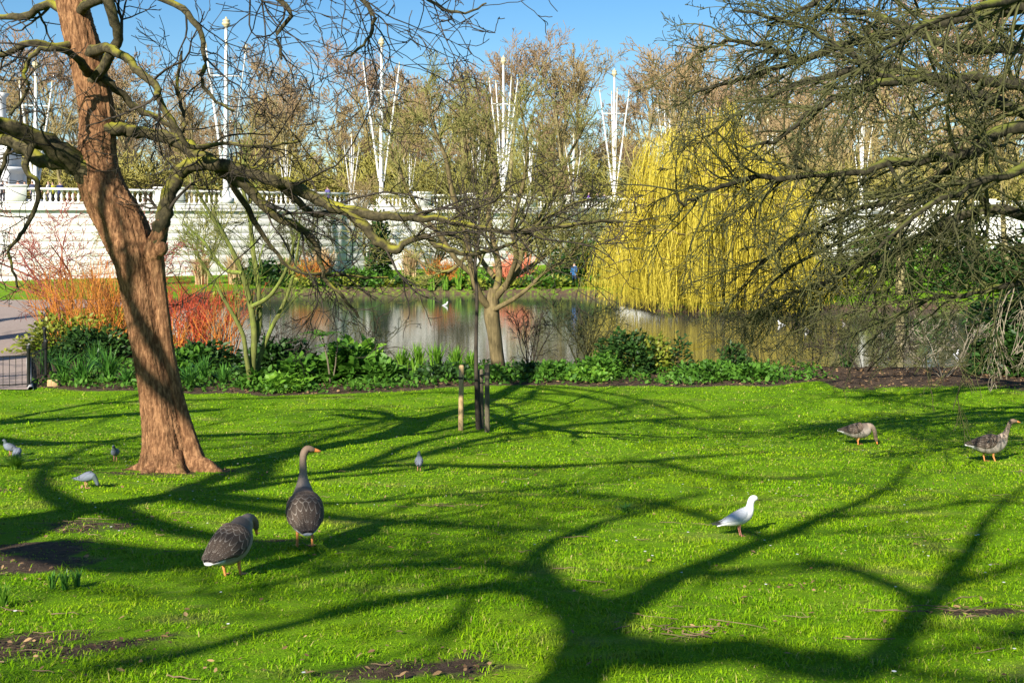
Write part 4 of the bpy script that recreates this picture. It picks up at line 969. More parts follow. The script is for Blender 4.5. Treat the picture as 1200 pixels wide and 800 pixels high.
def leafy(name, label, px, d, n, R, H, L, mat, group=None, seed=0, cat='shrub', stems=7, wr=0.32, low=0.05, stem_mat='twig_dark'):
    r_ = np.random.default_rng(seed + int(px * 3 + d * 11)); t = thing(name, label, cat, gp(px, d), 0, group)
    P, u = dome_leaves(r_, n, R, H, low)
    D = u + r_.normal(size=(n, 3)) * 0.6; D[:, 2] = D[:, 2] * 0.5 + 0.15
    V, Q = leaf_mesh(P, D, L * r_.uniform(0.6, 1.3, n), L * wr * r_.uniform(0.7, 1.2, n), 1.0, r_)
    mesh_np('foliage', V, Q, None, mat, t)
    T = Tubes()
    for i in range(stems):
        a = P[r_.integers(0, n)] * 0.85; b = np.array([a[0] * 0.15, a[1] * 0.15, 0]); c = (a + b) / 2 + r_.normal(size=3) * 0.05
        T.add([tuple(b), tuple(c), tuple(a)], [0.018 * (H + 0.3), 0.012 * (H + 0.3), 0.006])
    T.build('stems', stem_mat, t); return t

def wands(name, label, px, d, n, R, H, mat, group=None, seed=0, r=0.011, kids=2.5, cat='shrub', lean=0.45):
    """many thin upright stems from one stool"""
    rg = random.Random(seed + int(px)); T = Tubes(); t = thing(name, label, cat, gp(px, d), 0, group)
    prm = [dict(n=6, wig=0.11, trop=0.25, kids=kids, ang=(0.3, 0.9), ratio=0.45, start=0.3, tip=0.45, bin=0), dict(n=3, wig=0.1, trop=0.2, kids=1.2, ang=(0.3, 0.7), ratio=0.5, tip=0.5, bin=0), dict(n=2, wig=0.1, trop=0.1, kids=0, ang=(0, 0), ratio=1, tip=0.6, rmin=0.005, bin=0)]
    for i in range(n):
        a = rg.uniform(0, 6.28); q = math.sqrt(rg.random()); dd = (math.cos(a) * q * lean, math.sin(a) * q * lean, 1)
        l = math.sqrt(sum(v * v for v in dd)); grow([T], (math.cos(a) * q * R * 0.5, math.sin(a) * q * R * 0.5, -0.03), tuple(v / l for v in dd), H * rg.uniform(0.6, 1.08), r * rg.uniform(0.7, 1.3), 0, prm, rg)
    T.build('stems', mat, t); return t

def bare_shrub(name, label, px, d, stems, H, mat, group=None, seed=0, r=0.03, flat=0.6, cat='shrub', trop=0.1, kids=(6, 5, 3)):
    rg = random.Random(seed + int(px)); t = thing(name, label, cat, gp(px, d), 0, group); T = [Tubes(), Tubes()]
    rm = max(0.0055, 0.00022 * d)
    prm = [dict(n=6, wig=0.13, trop=trop, kids=kids[0], ang=(0.4, 1.1), ratio=0.5, start=0.2, tip=0.35, bin=0), dict(n=5, wig=0.2, trop=trop, kids=kids[1], ang=(0.4, 1.1), ratio=0.55, start=0.15, tip=0.4, bin=1),
           dict(n=4, wig=0.22, trop=0, kids=kids[2], ang=(0.4, 1.0), ratio=0.6, start=0.15, tip=0.5, bin=1), dict(n=3, wig=0.22, trop=0, kids=0, ang=(0, 0), ratio=1, tip=0.6, rmin=rm, bin=1)]
    for i in range(stems):
        a = rg.uniform(0, 6.28); dd = (math.cos(a) * flat, math.sin(a) * flat, rg.uniform(0.7, 1.1)); l = math.sqrt(sum(v * v for v in dd))
        grow(T, (math.cos(a) * 0.06, math.sin(a) * 0.06, -0.05), tuple(v / l for v in dd), H * rg.uniform(0.75, 1.15), r * rg.uniform(0.7, 1.2), 0, prm, rg)
    T[0].build('stems', mat, t); T[1].build('twigs', mat, t)['kind'] = 'stuff'; return t

def frond_plant(name, label, px, d, stalk, nf, L, mat, seed=0):
    """a bare stalk with a whorl of pinnate leaves at its head"""
    r_ = np.random.default_rng(seed); t = thing(name, label, 'plant', gp(px, d)); T = Tubes()
    hx = -0.25; T.add([(0, 0, -0.05), (hx * 0.4, 0, stalk * 0.5), (hx, 0, stalk)], [0.03, 0.025, 0.022], 6)
    T.add([(0.02, 0, -0.05), (0.12, 0.05, stalk * 0.4), (0.15, 0.08, stalk * 0.75)], [0.025, 0.02, 0.018], 6); T.build('stalk', 'wood_grey', t)
    for (ox, oz) in ((hx, stalk), (0.15, stalk * 0.75)):
        for k in range(nf):
            a = k * 2.4 + r_.uniform(-0.3, 0.3); s = np.linspace(0, 1, 12)
            rr = L * r_.uniform(0.75, 1.1)
            C = np.stack([ox + np.cos(a) * rr * s, np.sin(a) * rr * s, oz + rr * (0.75 * s - 0.75 * s ** 2)], -1)
            Ts = Tubes(); Ts.add([tuple(v) for v in C[::3]], [0.008] * len(C[::3]), 3)
            V1, Q1 = Ts.arrays(); dirv = np.array([-math.sin(a), math.cos(a), 0]); fw = np.array([math.cos(a), math.sin(a), 0.1])
            PP = np.concatenate([C[1:], C[1:]]); DD = np.concatenate([np.tile(dirv + 0.5 * fw, (11, 1)), np.tile(-dirv + 0.5 * fw, (11, 1))])
            V2, Q2 = leaf_mesh(PP, DD + r_.normal(size=DD.shape) * 0.1, np.concatenate([0.17 * (1 - 0.6 * s[1:])] * 2), 0.035, 1.5, r_)
            mesh_np('frond', np.concatenate([V1, V2]), np.concatenate([Q1, Q2 + len(V1)]), None, mat, t)
    return t

# left bed
for i, (px, d, n, R, H, m, lab) in enumerate([(85, 43.5, 70, 1.7, 3.0, 'stem_orange', 'orange-stemmed dogwood thicket nearest the path fence'), (125, 42, 70, 1.5, 3.1, 'stem_orange', 'orange-stemmed dogwood rising beside the leaning trunk'), (150, 44, 50, 1.4, 3.2, 'stem_orange', 'tall orange dogwood hidden partly by the leaning trunk'),
                                        (218, 40, 55, 1.2, 2.4, 'stem_red', 'crimson-stemmed dogwood right beside the leaning trunk'), (243, 41, 60, 1.3, 2.4, 'stem_red', 'crimson-stemmed dogwood standing next to the green-stemmed tree'), (264, 38.5, 22, 0.6, 1.9, 'stem_orange', 'thin orange dogwood clump just left of the green-stemmed tree'), (205, 38, 26, 0.7, 1.6, 'stem_orange', 'short orange dogwood in front of the crimson ones')]):
    wands('dogwood', lab, px, d, n, R, H, m, None, 300 + i, r=0.019, kids=4)
leafy('thicket', 'olive brown twiggy thicket along the path fence', 75, 40, 1500, 1.9, 1.5, 0.16, 'leaf_yellow', None, 2, stems=60)
leafy('evergreen_shrub', 'dark evergreen shrub under the orange dogwoods', 110, 38, 1500, 1.7, 1.15, 0.2, 'leaf_dark', None, 3, stems=20)
bare_shrub('maple', 'small bare maroon maple with layered twigs before the terrace wall', 92, 47, 8, 5.2, 'stem_maroon', None, 4, 0.075, 0.8, cat='tree', trop=-0.15, kids=(7, 6, 4))
for i, (px, d, n, H, s, lab) in enumerate([(72, 33.2, 60, 0.95, 0.9, 'dark green strap-leaved clump next to the fence corner'), (95, 32.3, 70, 0.95, 1.0, 'arching strap-leaved clump behind the pale stone block'), (128, 32.8, 80, 1.05, 0.9, 'broad strap-leaved clump left of the leaning trunk'), (52, 34.4, 60, 0.9, 0.7, 'upright strap-leaved clump along the fence'),
                                      (112, 35, 70, 1.0, 0.7, 'tall strap-leaved clump beneath the orange dogwood'), (222, 31.4, 60, 0.75, 1.1, 'strap-leaved clump right of the leaning trunk'), (238, 32.6, 60, 0.85, 0.9, 'strap-leaved clump below the crimson dogwood'), (262, 32.2, 50, 0.7, 1.0, 'low strap-leaved clump by the green-stemmed tree'), (148, 32, 50, 0.6, 1.0, 'short strap-leaved clump against the leaning trunk'), (995, 36.3, 60, 0.95, 0.7, 'dark strap-leaved clump on the muddy right bank')]):
    strap_clump('strap_leaf_plant', lab, px, d, n, H, s, 'strap' if i != 9 else 'leaf_dark', None, i, 0.022)
for i, (px, d, H, lab) in enumerate([(470, 34.6, 0.85, 'bright yellow-green upright leaves beside the water, first clump'), (490, 34.8, 0.95, 'tall bright yellow-green leaf clump at the water edge'), (512, 34.9, 1.0, 'dense bright yellow-green leaf clump left of the pale stake'), (534, 35, 0.85, 'bright yellow-green leaf clump behind the pale stake'), (552, 34.8, 0.7, 'bright yellow-green leaf clump behind the sapling')]):
    strap_clump('flag_iris', ['broad yellow-green leaf clump next to the big-leaved plant', lab][i > 0], px, d, 80, H, 0.6, 'leaf_bright', None, 50 + i, 0.03)
for i, (px, d, n, R, H, L, m, lab) in enumerate([
        (205, 34.5, 900, 1.2, 0.9, 0.22, 'leaf_mid', 'leafy green mound below the crimson dogwood'), (240, 35.5, 900, 1.3, 0.9, 0.2, 'leaf_dark', 'dark leafy mound at the lake corner'), (325, 34, 1300, 1.2, 1.15, 0.24, 'leaf_dark', 'dark glossy evergreen shrub right of the green-stemmed tree'), (350, 32.6, 500, 0.8, 0.75, 0.26, 'leaf_mid', 'broad-leaved plant before the frond plant'),
        (405, 33.2, 420, 0.9, 0.95, 0.40, 'leaf_mid', 'big-leaved bright green plant at the bed front'), (418, 34.4, 420, 0.9, 1.0, 0.40, 'leaf_bright', 'large-leaved light green plant by the water'), (445, 33, 420, 0.8, 0.55, 0.24, 'leaf_mid', 'low leafy plant right of the big-leaved plants'), (300, 31.6, 260, 0.6, 0.45, 0.2, 'leaf_mid', 'small leafy plant at the foot of the green-stemmed tree'), (335, 31.0, 300, 0.7, 0.4, 0.22, 'leaf_bright', 'fresh green plant at the lawn edge'), (185, 31.6, 300, 0.7, 0.45, 0.2, 'leaf_mid', 'leafy plant hidden partly by the leaning trunk'),
        (735, 35, 2200, 1.25, 1.35, 0.16, 'leaf_dark', 'dense dark rhododendron bush at the water edge'), (705, 34, 900, 0.9, 0.7, 0.15, 'leaf_mid', 'low green bush left of the rhododendron'), (765, 35.4, 700, 0.8, 1.2, 0.15, 'leaf_yellow', 'yellowish leafy bush behind the rhododendron'), (795, 35.6, 260, 0.55, 1.25, 0.15, 'leaf_dark', 'thin upright leafy shrub standing against the yellow reflection'), (860, 35, 420, 0.6, 0.9, 0.16, 'leaf_dark', 'loose leafy shrub by the bare bank branches'),
        (620, 33.6, 500, 0.8, 0.4, 0.16, 'leaf_dark', 'low dark plant at the foot of the multi-stemmed tree'), (650, 33.4, 500, 0.9, 0.45, 0.16, 'leaf_mid', 'low leafy plant with reddish leaves around it'), (830, 33.8, 900, 1.3, 0.42, 0.15, 'leaf_mid', 'wide low green plant on the right of the bed'), (880, 33.6, 700, 1.0, 0.4, 0.16, 'leaf_mid', 'last low leafy plant before the bare mud'), (690, 33, 420, 0.8, 0.36, 0.14, 'leaf_bright', 'small fresh green plant at the lawn edge near the rhododendron'), (520, 33.2, 600, 1.1, 0.45, 0.16, 'leaf_dark', 'low dark plant behind the stakes'), (575, 33.0, 420, 0.8, 0.4, 0.15, 'leaf_mid', 'low leafy plant right behind the sapling')]):
    leafy('leafy_plant', lab, px, d, n, R, H, L, m, None, 60 + i, cat='plant')
frond_plant('frond_plant', 'stalky plant topped by whorls of palm-like fronds', 388, 32.4, 1.35, 8, 0.75, 'leaf_mid', 4)
for i, (px, d, st, H, m, lab) in enumerate([(622, 36.4, 9, 1.9, 'twig_dark', 'bare upright shrub at the water right of the multi-stemmed tree'), (680, 36.2, 10, 2.1, 'twig_right', 'tall bare shrub between the tree and the rhododendron'), (697, 36.5, 7, 2.0, 'twig_right', 'bare grey shrub touching the rhododendron'), (432, 35.8, 7, 1.8, 'twig_right', 'bare reddish-brown shrub above the big-leaved plants'),
                                        (330, 35.6, 6, 1.6, 'twig_dark', 'bare twiggy shrub behind the dark evergreen'), (900, 36.6, 8, 2.2, 'twig_right', 'bare spreading shrub at the left end of the mud'), (958, 37, 8, 2.3, 'twig_right', 'bare tangled shrub over the water beside the strap leaves'), (1012, 35.2, 9, 2.5, 'twig_dark', 'dark bare shrub fanning out from the muddy bank'), (1106, 34.0, 5, 2.0, 'twig_pale', 'small bare shrub with one short grey trunk on the mud'), (1060, 36.8, 7, 1.9, 'twig_right', 'bare brown shrub at the muddy water line'), (1165, 36, 8, 2.2, 'twig_right', 'bare shrub left of the dark evergreen bush')]):
    bare_shrub('bare_shrub', lab, px, d, st, H, m, None, 80 + i, 0.022, 0.5 if i < 5 else 0.9, trop=0.15 if i < 5 else -0.05, kids=(5, 3, 1.5) if i < 5 else (6, 4, 2))
leafy('evergreen_bush', 'big dark evergreen bush on the bank at the water', 1212, 35, 6500, 2.3, 3.4, 0.2, 'leaf_dark', None, 7, stems=40)
leafy('evergreen_bush', 'fresh green low bush in front of the dark evergreen', 1185, 34.6, 500, 0.7, 1.2, 0.2, 'leaf_mid', None, 8)

# green-stemmed young tree
gx_, gd = 295, 31.6
gt = thing('green_stemmed_tree', 'slender bare tree with bright green stems at the bed front', 'tree', gp(gx_, gd)); OFG = np.array(gp(gx_, gd))
rg = random.Random(4); crown = Tubes()
fan2 = [dict(n=6, wig=0.08, trop=0.1, kids=6, ang=(0.25, 0.7), ratio=0.42, start=0.2, tip=0.3, bin=0, lift=0.15), dict(n=5, wig=0.12, trop=0.2, kids=4, ang=(0.3, 0.8), ratio=0.55, start=0.2, tip=0.35, bin=0), dict(n=4, wig=0.14, trop=0.15, kids=0, ang=(0, 0), ratio=1, tip=0.5, rmin=0.006, bin=0)]
for rows in [[(296, 463, 7, 0), (296, 430, 6, 0), (298, 390, 5.5, 0), (292, 350, 5, 0), (280, 310, 4.2, -0.2), (262, 275, 3.4, -0.4), (240, 240, 2.6, -0.6), (222, 205, 1.6, -0.7)],
             [(296, 410, 5, 0), (304, 380, 4.6, 0.2), (302, 330, 4.2, 0.3), (296, 290, 3.8, 0.4), (292, 250, 3.2, 0.5), (283, 210, 2.6, 0.6), (290, 165, 1.6, 0.7)],
             [(295, 455, 4.5, -0.1), (289, 420, 4, -0.2), (284, 390, 3.6, -0.2), (268, 360, 3.2, -0.3), (245, 320, 2.6, -0.4), (228, 295, 1.6, -0.5)],
             [(297, 450, 4.5, 0.1), (306, 415, 4, 0.3), (318, 385, 3.6, 0.4), (335, 350, 3, 0.5), (345, 315, 2.4, 0.6), (352, 270, 1.5, 0.7)],
             [(294, 360, 4, 0), (318, 345, 3.2, -0.3), (338, 310, 2.6, -0.5), (345, 280, 1.6, -0.6)],
             [(284, 320, 3.6, -0.2), (262, 315, 3, 0.1), (240, 285, 2.4, 0.3), (215, 262, 1.5, 0.4)]]:
    C, R = lp(rows, gd); s = smooth_path(np.column_stack([C, R]), 4); s[:, :3] -= OFG; s[:, 3] *= 0.72
    T = Tubes(); T.add([tuple(v) for v in s[:, :3]], list(s[:, 3]), 8); T.build('stem', 'green_stem', gt)
    L = float(np.linalg.norm(np.diff(s[:, :3], axis=0), axis=1).sum()); c = [dict(q) for q in fan2]; c[0]['kids'] = 4.5 * L
    sprout([crown], [tuple(v) for v in s[:, :3]], 0.035, min(L, 3.6), 0, c, rg, start=0.25)
crown.build('crown', 'green_stem', gt)

# far bank
for i, (px, d, k_, lab) in enumerate([(345, 96, 0.36, 'small bare tree before the wall above the orange bush'), (235, 90, 0.36, 'small bare tree before the wall at the left lake end'), (505, 97, 0.38, 'small bare tree before the wall right of the dark column'), (555, 100, 0.34, 'thin bare tree before the wall behind the reeds'), (705, 92, 0.4, 'bare tree on the far bank touching the willow edge'), (620, 96, 0.3, 'thin bare tree behind the coral shrubs'), (385, 93, 0.28, 'slight bare tree rising from the pampas'), (150, 82, 0.34, 'small bare tree behind the leaning trunk at the wall')]):
    bare_shrub('bank_tree', lab, px, d, 4 + i % 3, 15 * k_, 'twig_mid' if i % 2 else 'twig_right', None, 640 + i, 0.10, 0.42, cat='tree', trop=0.25, kids=(8, 6, 4))
for i, (px, d, n, H, s, lab) in enumerate([(378, 86, 420, 2.6, 0.5, 'pale straw pampas clump below the wall by the orange bush'), (480, 87, 420, 2.5, 0.5, 'pale straw pampas clump below the wall near the dark column'), (335, 88, 300, 1.9, 0.6, 'pale straw grass clump left of the orange bush'), (236, 84, 300, 2.2, 0.6, 'pale straw grass clump at the left lake end'), (275, 84, 350, 2.4, 0.6, 'tawny grass clump behind the green-stemmed tree'), (585, 90, 250, 1.7, 0.6, 'pale straw grass clump beside the coral shrubs')]):
    strap_clump('pampas_grass', lab, px, d, n, H, s, 'straw', None, i, 0.05, 'grass clump')
for i, (px, d, R, H, m, lab) in enumerate([(363, 83, 1.5, 1.9, 'stem_orange', 'orange shrub on the far bank beside pale pampas'), (515, 84, 1.3, 1.8, 'stem_orange', 'orange shrub on far bank below the wall'), (535, 82.5, 0.8, 0.8, 'stem_orange', 'tiny orange shrub at the far waterline'),
                                          (594, 83, 0.8, 1.5, 'stem_coral', 'smaller coral pink shrub on the far bank'), (608, 84, 1.0, 2.2, 'stem_coral', 'taller coral pink shrub on the far bank')]):
    wands('bank_shrub', lab, px, d, 90, R, H, m, None, 500 + i, r=0.045, kids=3)
for i, (px, d, n, R, H, L, m, lab) in enumerate([(420, 83, 500, 1.7, 1.2, 0.4, 'leaf_mid', 'green shrub at the far waterline'), (445, 93, 1500, 1.0, 6.2, 0.4, 'leaf_dark', 'dark columnar evergreen in front of terrace wall'), (685, 85, 2600, 3.2, 3.6, 0.42, 'leaf_dark', 'large dark evergreen on the far bank left of the willow'), (555, 83, 600, 2.0, 1.1, 0.4, 'leaf_bright', 'bright green low shrub on the far bank'),
                                              (650, 86, 700, 2.4, 0.9, 0.35, 'leaf_mid', 'clipped green mound before the wall'), (1085, 78, 1500, 2.4, 3.4, 0.4, 'leaf_bright', 'bright green bush beside the pale far trunk'), (1000, 74, 1000, 2.6, 2.4, 0.4, 'leaf_yellow', 'yellow-green bush right of the willow'), (960, 72, 900, 2.4, 2.0, 0.36, 'willow', 'golden shrub beneath the willow edge'), (1150, 77, 1800, 3.4, 3.2, 0.45, 'leaf_dark', 'dark evergreen on the right far bank'), (1040, 92, 1600, 3.4, 4.6, 0.5, 'leaf_mid', 'tall green bush behind the pale far trunk'), (900, 71, 1000, 2.6, 1.3, 0.4, 'twig_right', 'brown low thicket at the willow foot'),
                                              (1120, 95, 1800, 4, 5.5, 0.55, 'leaf_yellow', 'tall olive bush deep on the right bank'), (460, 84.5, 500, 1.6, 0.8, 0.35, 'leaf_mid', 'low green shrub near the pampas'), (625, 83, 400, 1.8, 0.6, 0.35, 'leaf_bright', 'low fresh green shrub right of the coral shrubs'), (310, 84, 900, 2.2, 2.0, 0.4, 'leaf_dark', 'dark shrub at the left end of the lake'), (260, 72, 900, 1.8, 1.4, 0.36, 'leaf_yellow', 'olive shrub on the left shore'), (1210, 88, 1600, 3, 4.5, 0.5, 'leaf_dark', 'dark evergreen far right behind the bare shrubs')]):
    leafy('bank_bush', lab, px, d, n, R, H, L, m, None, 520 + i)
low_l = ['low dark plants along the far waterline', 'low olive plants along the far waterline', 'low fresh green plants along the far waterline']
for i in range(48):
    px = 325 + i * 8.2 + rnd.uniform(-4, 4); j = i % 3
    leafy('edge_plant', low_l[j], px, 81.2 + rnd.uniform(0, 8) * (i % 2) + rnd.uniform(0, 1), 220, rnd.uniform(0.8, 1.7), rnd.uniform(0.3, 0.75), 0.3, ['leaf_dark', 'leaf_yellow', 'leaf_mid'][j], 'planting along the far lake edge', 700 + i, stems=5)
for i, px in enumerate([505, 522, 538, 552]):
    strap_clump('reed_clump', 'fresh green reed clump standing at the far waterline', px, 80.7, 120, 1.1, 0.3, 'leaf_bright', 'reeds at the far waterline', 900 + i, 0.05)

# low ground cover through the beds: too much to count
N = 20000
xs = rng.uniform(-13.5, 9.5, N); ys = rng.uniform(29.6, 37.2, N)
k = (ys > bed_edge(xs, ys) + 0.25) & (poly_sd(LAKE, xs, ys) > 0.15) & (0.62 + 0.6 * vnoise(xs, ys, 1.3, 17) > rng.random(N))
xs, ys = xs[k], ys[k]; P = np.stack([xs, ys, Zf(xs, ys) + rng.uniform(0, 0.22, len(xs)) ** 1.2], -1)
V, Q = leaf_mesh(P, rng.normal(size=P.shape) + [0, 0, 0.7], rng.uniform(0.08, 0.2, len(P)), rng.uniform(0.025, 0.06, len(P)), 1.2)
tag(mesh_np('ground_cover', V, Q, None, 'leaf_mid'), 'low leafy ground cover filling the bed by the lake', 'ground cover', kind='stuff')
N = 5000
xs = rng.uniform(-13.5, 16, N); ys = rng.uniform(29.8, 37, N); k = (soilf(xs, ys) > 0.6); xs, ys = xs[k], ys[k]
P = np.stack([xs, ys, Zf(xs, ys) + 0.012], -1); V, Q = leaf_mesh(P, rng.normal(size=P.shape) * [1, 1, 0.25], rng.uniform(0.06, 0.14, len(P)), rng.uniform(0.02, 0.045, len(P)), 2)
tag(mesh_np('bed_leaf_litter', V, Q, None, 'leaf_litter'), 'brown fallen leaves on the bed soil', 'leaf litter', kind='stuff')

# ------------------------------------------------------------------ sapling and stakes
sx, sy, sz = ground(561, 503)
sap = thing('sapling', 'staked young sapling with thin dark stem on the lawn', 'tree', (sx, sy, sz)); OFS = np.array([sx, sy, sz]); dS = sy
rows = [(561, 506, 3.4, 0), (559, 470, 2.7, 0), (558, 430, 2.4, 0), (558, 390, 2.2, 0), (559, 350, 2.0, 0), (557, 310, 1.6, 0), (562, 270, 1.2, 0), (560, 235, 0.7, 0)]
C, R = lp(rows, dS); s = smooth_path(np.column_stack([C, R]), 4); s[:, :3] -= OFS
T = Tubes(); T.add([tuple(v) for v in s[:, :3]], list(s[:, 3]), 8); T.build('trunk', 'twig_dark', sap)
T = Tubes(); rg = random.Random(6); c = [dict(q) for q in fan2]; c[0]['kids'] = 16; c[0]['ang'] = (0.3, 0.7); c[0]['ratio'] = 0.42; c[1]['kids'] = 3
sprout([T], [tuple(v) for v in s[:, :3]], 0.02, 3.6, 0, c, rg, start=0.5); T.build('crown', 'twig_dark', sap)
def stake(px, py, top, wpx, mat, label, lean=0.0, d=None):
    x, y, z = ground(px, py); h = (py - top) / F * y; w = wpx / F * y / 2
    t = thing('tree_stake', label, 'stake', (x, y, z), rnd.uniform(-0.2, 0.2))
    V, Q = lathe_arr([(w, -0.2), (w * 1.02, h * 0.3), (w * 0.96, h * 0.7), (w, h - 0.02), (w * 0.7, h + 0.005), (0, h + 0.01)], 10); V[:, 0] += lean * V[:, 2]
    mesh_np('post', V, Q, None, mat, t); return t, (x, y, z), h, w
stk, p0, h0, w0 = stake(540, 504, 428, 6.2, 'wood_pale', 'pale round wooden stake left of the sapling', 0.01)
T = Tubes(); T.add([(0, 0, h0 * 0.80), (0.10, -0.0, h0 * 0.79), (sx - p0[0], sy - p0[1], h0 * 0.77)], [0.012, 0.012, 0.012], 5); T.build('tie', 'rubber', stk)
V, Q = lathe_arr([(w0 * 1.12, h0 * 0.79), (w0 * 1.12, h0 * 0.82)], 10); mesh_np('band', V, Q, None, 'rubber', stk)
stk, p1, h1, w1 = stake(571, 506, 427, 6.0, 'wood_grey', 'dark weathered wooden stake right of the sapling', -0.005)
T = Tubes(); T.add([(0, 0, h1 * 0.86), (-0.08, 0, h1 * 0.84), (sx - p1[0], sy - p1[1], h1 * 0.78)], [0.022, 0.022, 0.022], 5); T.build('tie', 'rubber', stk)
V, Q = lathe_arr([(w1 * 1.15, h1 * 0.84), (w1 * 1.15, h1 * 0.89)], 10); mesh_np('band', V, Q, None, 'rubber', stk)
stake(564, 502, 433, 6.5, 'wood_grey', 'grey wooden stake directly behind the sapling stem', -0.01)

# ------------------------------------------------------------------ iron fence by the path
fp = [(-18.5, 30.9), (-14.2, 30.95), (-13.35, 31.4), (-13.6, 33.2), (-15.2, 37), (-17.9, 43.3), (-20.9, 52), (-22.6, 56.6)]
bar_me = None
fence = thing('iron_fence', 'low black iron railing curving along the path edge', 'fence', (fp[2][0], fp[2][1], Z(*fp[2])))
fo = np.array(fence.location)
T = Tubes(); T.add([(0, 0, 0.08), (0, 0, 0.5), (0, 0, 0.92)], [0.009] * 3, 5); bar_me = T.build('bar', 'iron', link=False)
V, Q = lathe_arr([(0.045, -0.1), (0.045, 1.06), (0.06, 1.08), (0.06, 1.12), (0.03, 1.17), (0, 1.18)], 8); post_me = mesh_np('post', V, Q, None, 'iron', link=False)
for i in range(len(fp) - 1):
    a, b = np.array(fp[i]), np.array(fp[i + 1]); L = np.linalg.norm(b - a)
    if i != 1: pass
    za, zb = Z(*a), Z(*b)
    obj_of('post', post_me, fence, tuple(np.array([a[0], a[1], za]) - fo))
    nsub = max(1, int(L / 2.4))
    for q in range(1, nsub):
        c = a + (b - a) * q / nsub; obj_of('post', post_me, fence, tuple(np.array([c[0], c[1], Z(*c)]) - fo))
    for hh in (0.12, 0.90):
        T = Tubes(); pts = []
        for q in range(5):
            c = a + (b - a) * q / 4; pts.append(tuple(np.array([c[0], c[1], Z(*c) + hh]) - fo))
        T.add(pts, [0.017] * 5, 5); T.build('rail', 'iron', fence)
    nb = int(L / 0.16) if i < 4 else int(L / 0.3)
    for q in range(1, nb):
        c = a + (b - a) * q / nb; obj_of('bar', bar_me, fence, tuple(np.array([c[0], c[1], Z(*c)]) - fo))
x, y, z = ground(62, 452)
V, Q = box_arr(-0.14, 0.14, -0.1, 0.1, -0.05, 0.17); V += rng.normal(size=V.shape) * 0.015
o = mesh_np('stone_block', V, Q, None, 'wood_pale', smooth=False); bevel(o, 0.03, 2); o.location = (x, y, z); o.rotation_euler.z = 0.3; tag(o, 'pale stone block at the bed corner by strap leaves', 'stone')

# ------------------------------------------------------------------ birds
def loft(spine, side0=(0, 1, 0), S=18):
    """spine rows (x, y, z, half width, half height) -> ring frames and surface"""
    a = np.array(spine, float); P = a[:, :3]; K = len(P); T = norm(np.gradient(P, axis=0))
    U = np.zeros((K, 3)); u = np.array(side0, float)
    for i in range(K):
        u = u - T[i] * np.dot(u, T[i]); u /= np.linalg.norm(u); U[i] = u
    W = np.cross(T, U)                                            # up on a level body facing +x
    return P, U, W, a[:, 3], a[:, 4]

def bird_body(name, spine, colf, parent, per=4, S=20):
    sp = smooth_path(spine, per); sp[:, 3:] = np.maximum(sp[:, 3:], 0.001)
    P, U, W, rw, rh = loft(sp); K = len(P); t = np.arange(S) * 2 * math.pi / S
    V = P[:, None] + rw[:, None, None] * np.cos(t)[None, :, None] * U[:, None] + rh[:, None, None] * np.sin(t)[None, :, None] * W[:, None]
    i = np.arange(K * S).reshape(K, S); n = np.roll(i, -1, 1)
    Q = np.stack([i[:-1], n[:-1], n[1:], i[1:]], -1).reshape(-1, 4)
    Vf = np.concatenate([V.reshape(-1, 3), P[[0, -1]]])
    T3 = [(n[0, j], i[0, j], K * S) for j in range(S)] + [(i[-1, j], n[-1, j], K * S + 1) for j in range(S)]
    o = mesh_np(name, Vf, Q, T3, 'bird', parent)
    sfrac = np.concatenate([np.repeat(np.linspace(0, 1, K), S), [0, 1]]); up = np.concatenate([np.tile(np.sin(t), K), [0, 0]])
    c = np.array([(*colf(s, u), 1) for s, u in zip(sfrac, up)], dtype=np.float32)
    at_ = o.data.attributes.new('Col', 'FLOAT_COLOR', 'POINT'); at_.data.foreach_set('color', c.ravel())
    return o, (P, U, W, rw, rh)

def surf(fr, s, phi, off):
    """point on the body: s = index along the spine, phi = angle off the back (sign = side)"""
    P, U, W, rw, rh = fr; s = min(max(s, 0), len(P) - 1.001); i = int(s); f = s - i
    L = lambda A: A[i] * (1 - f) + A[i + 1] * f
    return L(P) + (L(rw) + off) * math.sin(phi) * L(U) + (L(rh) + off) * math.cos(phi) * L(W)

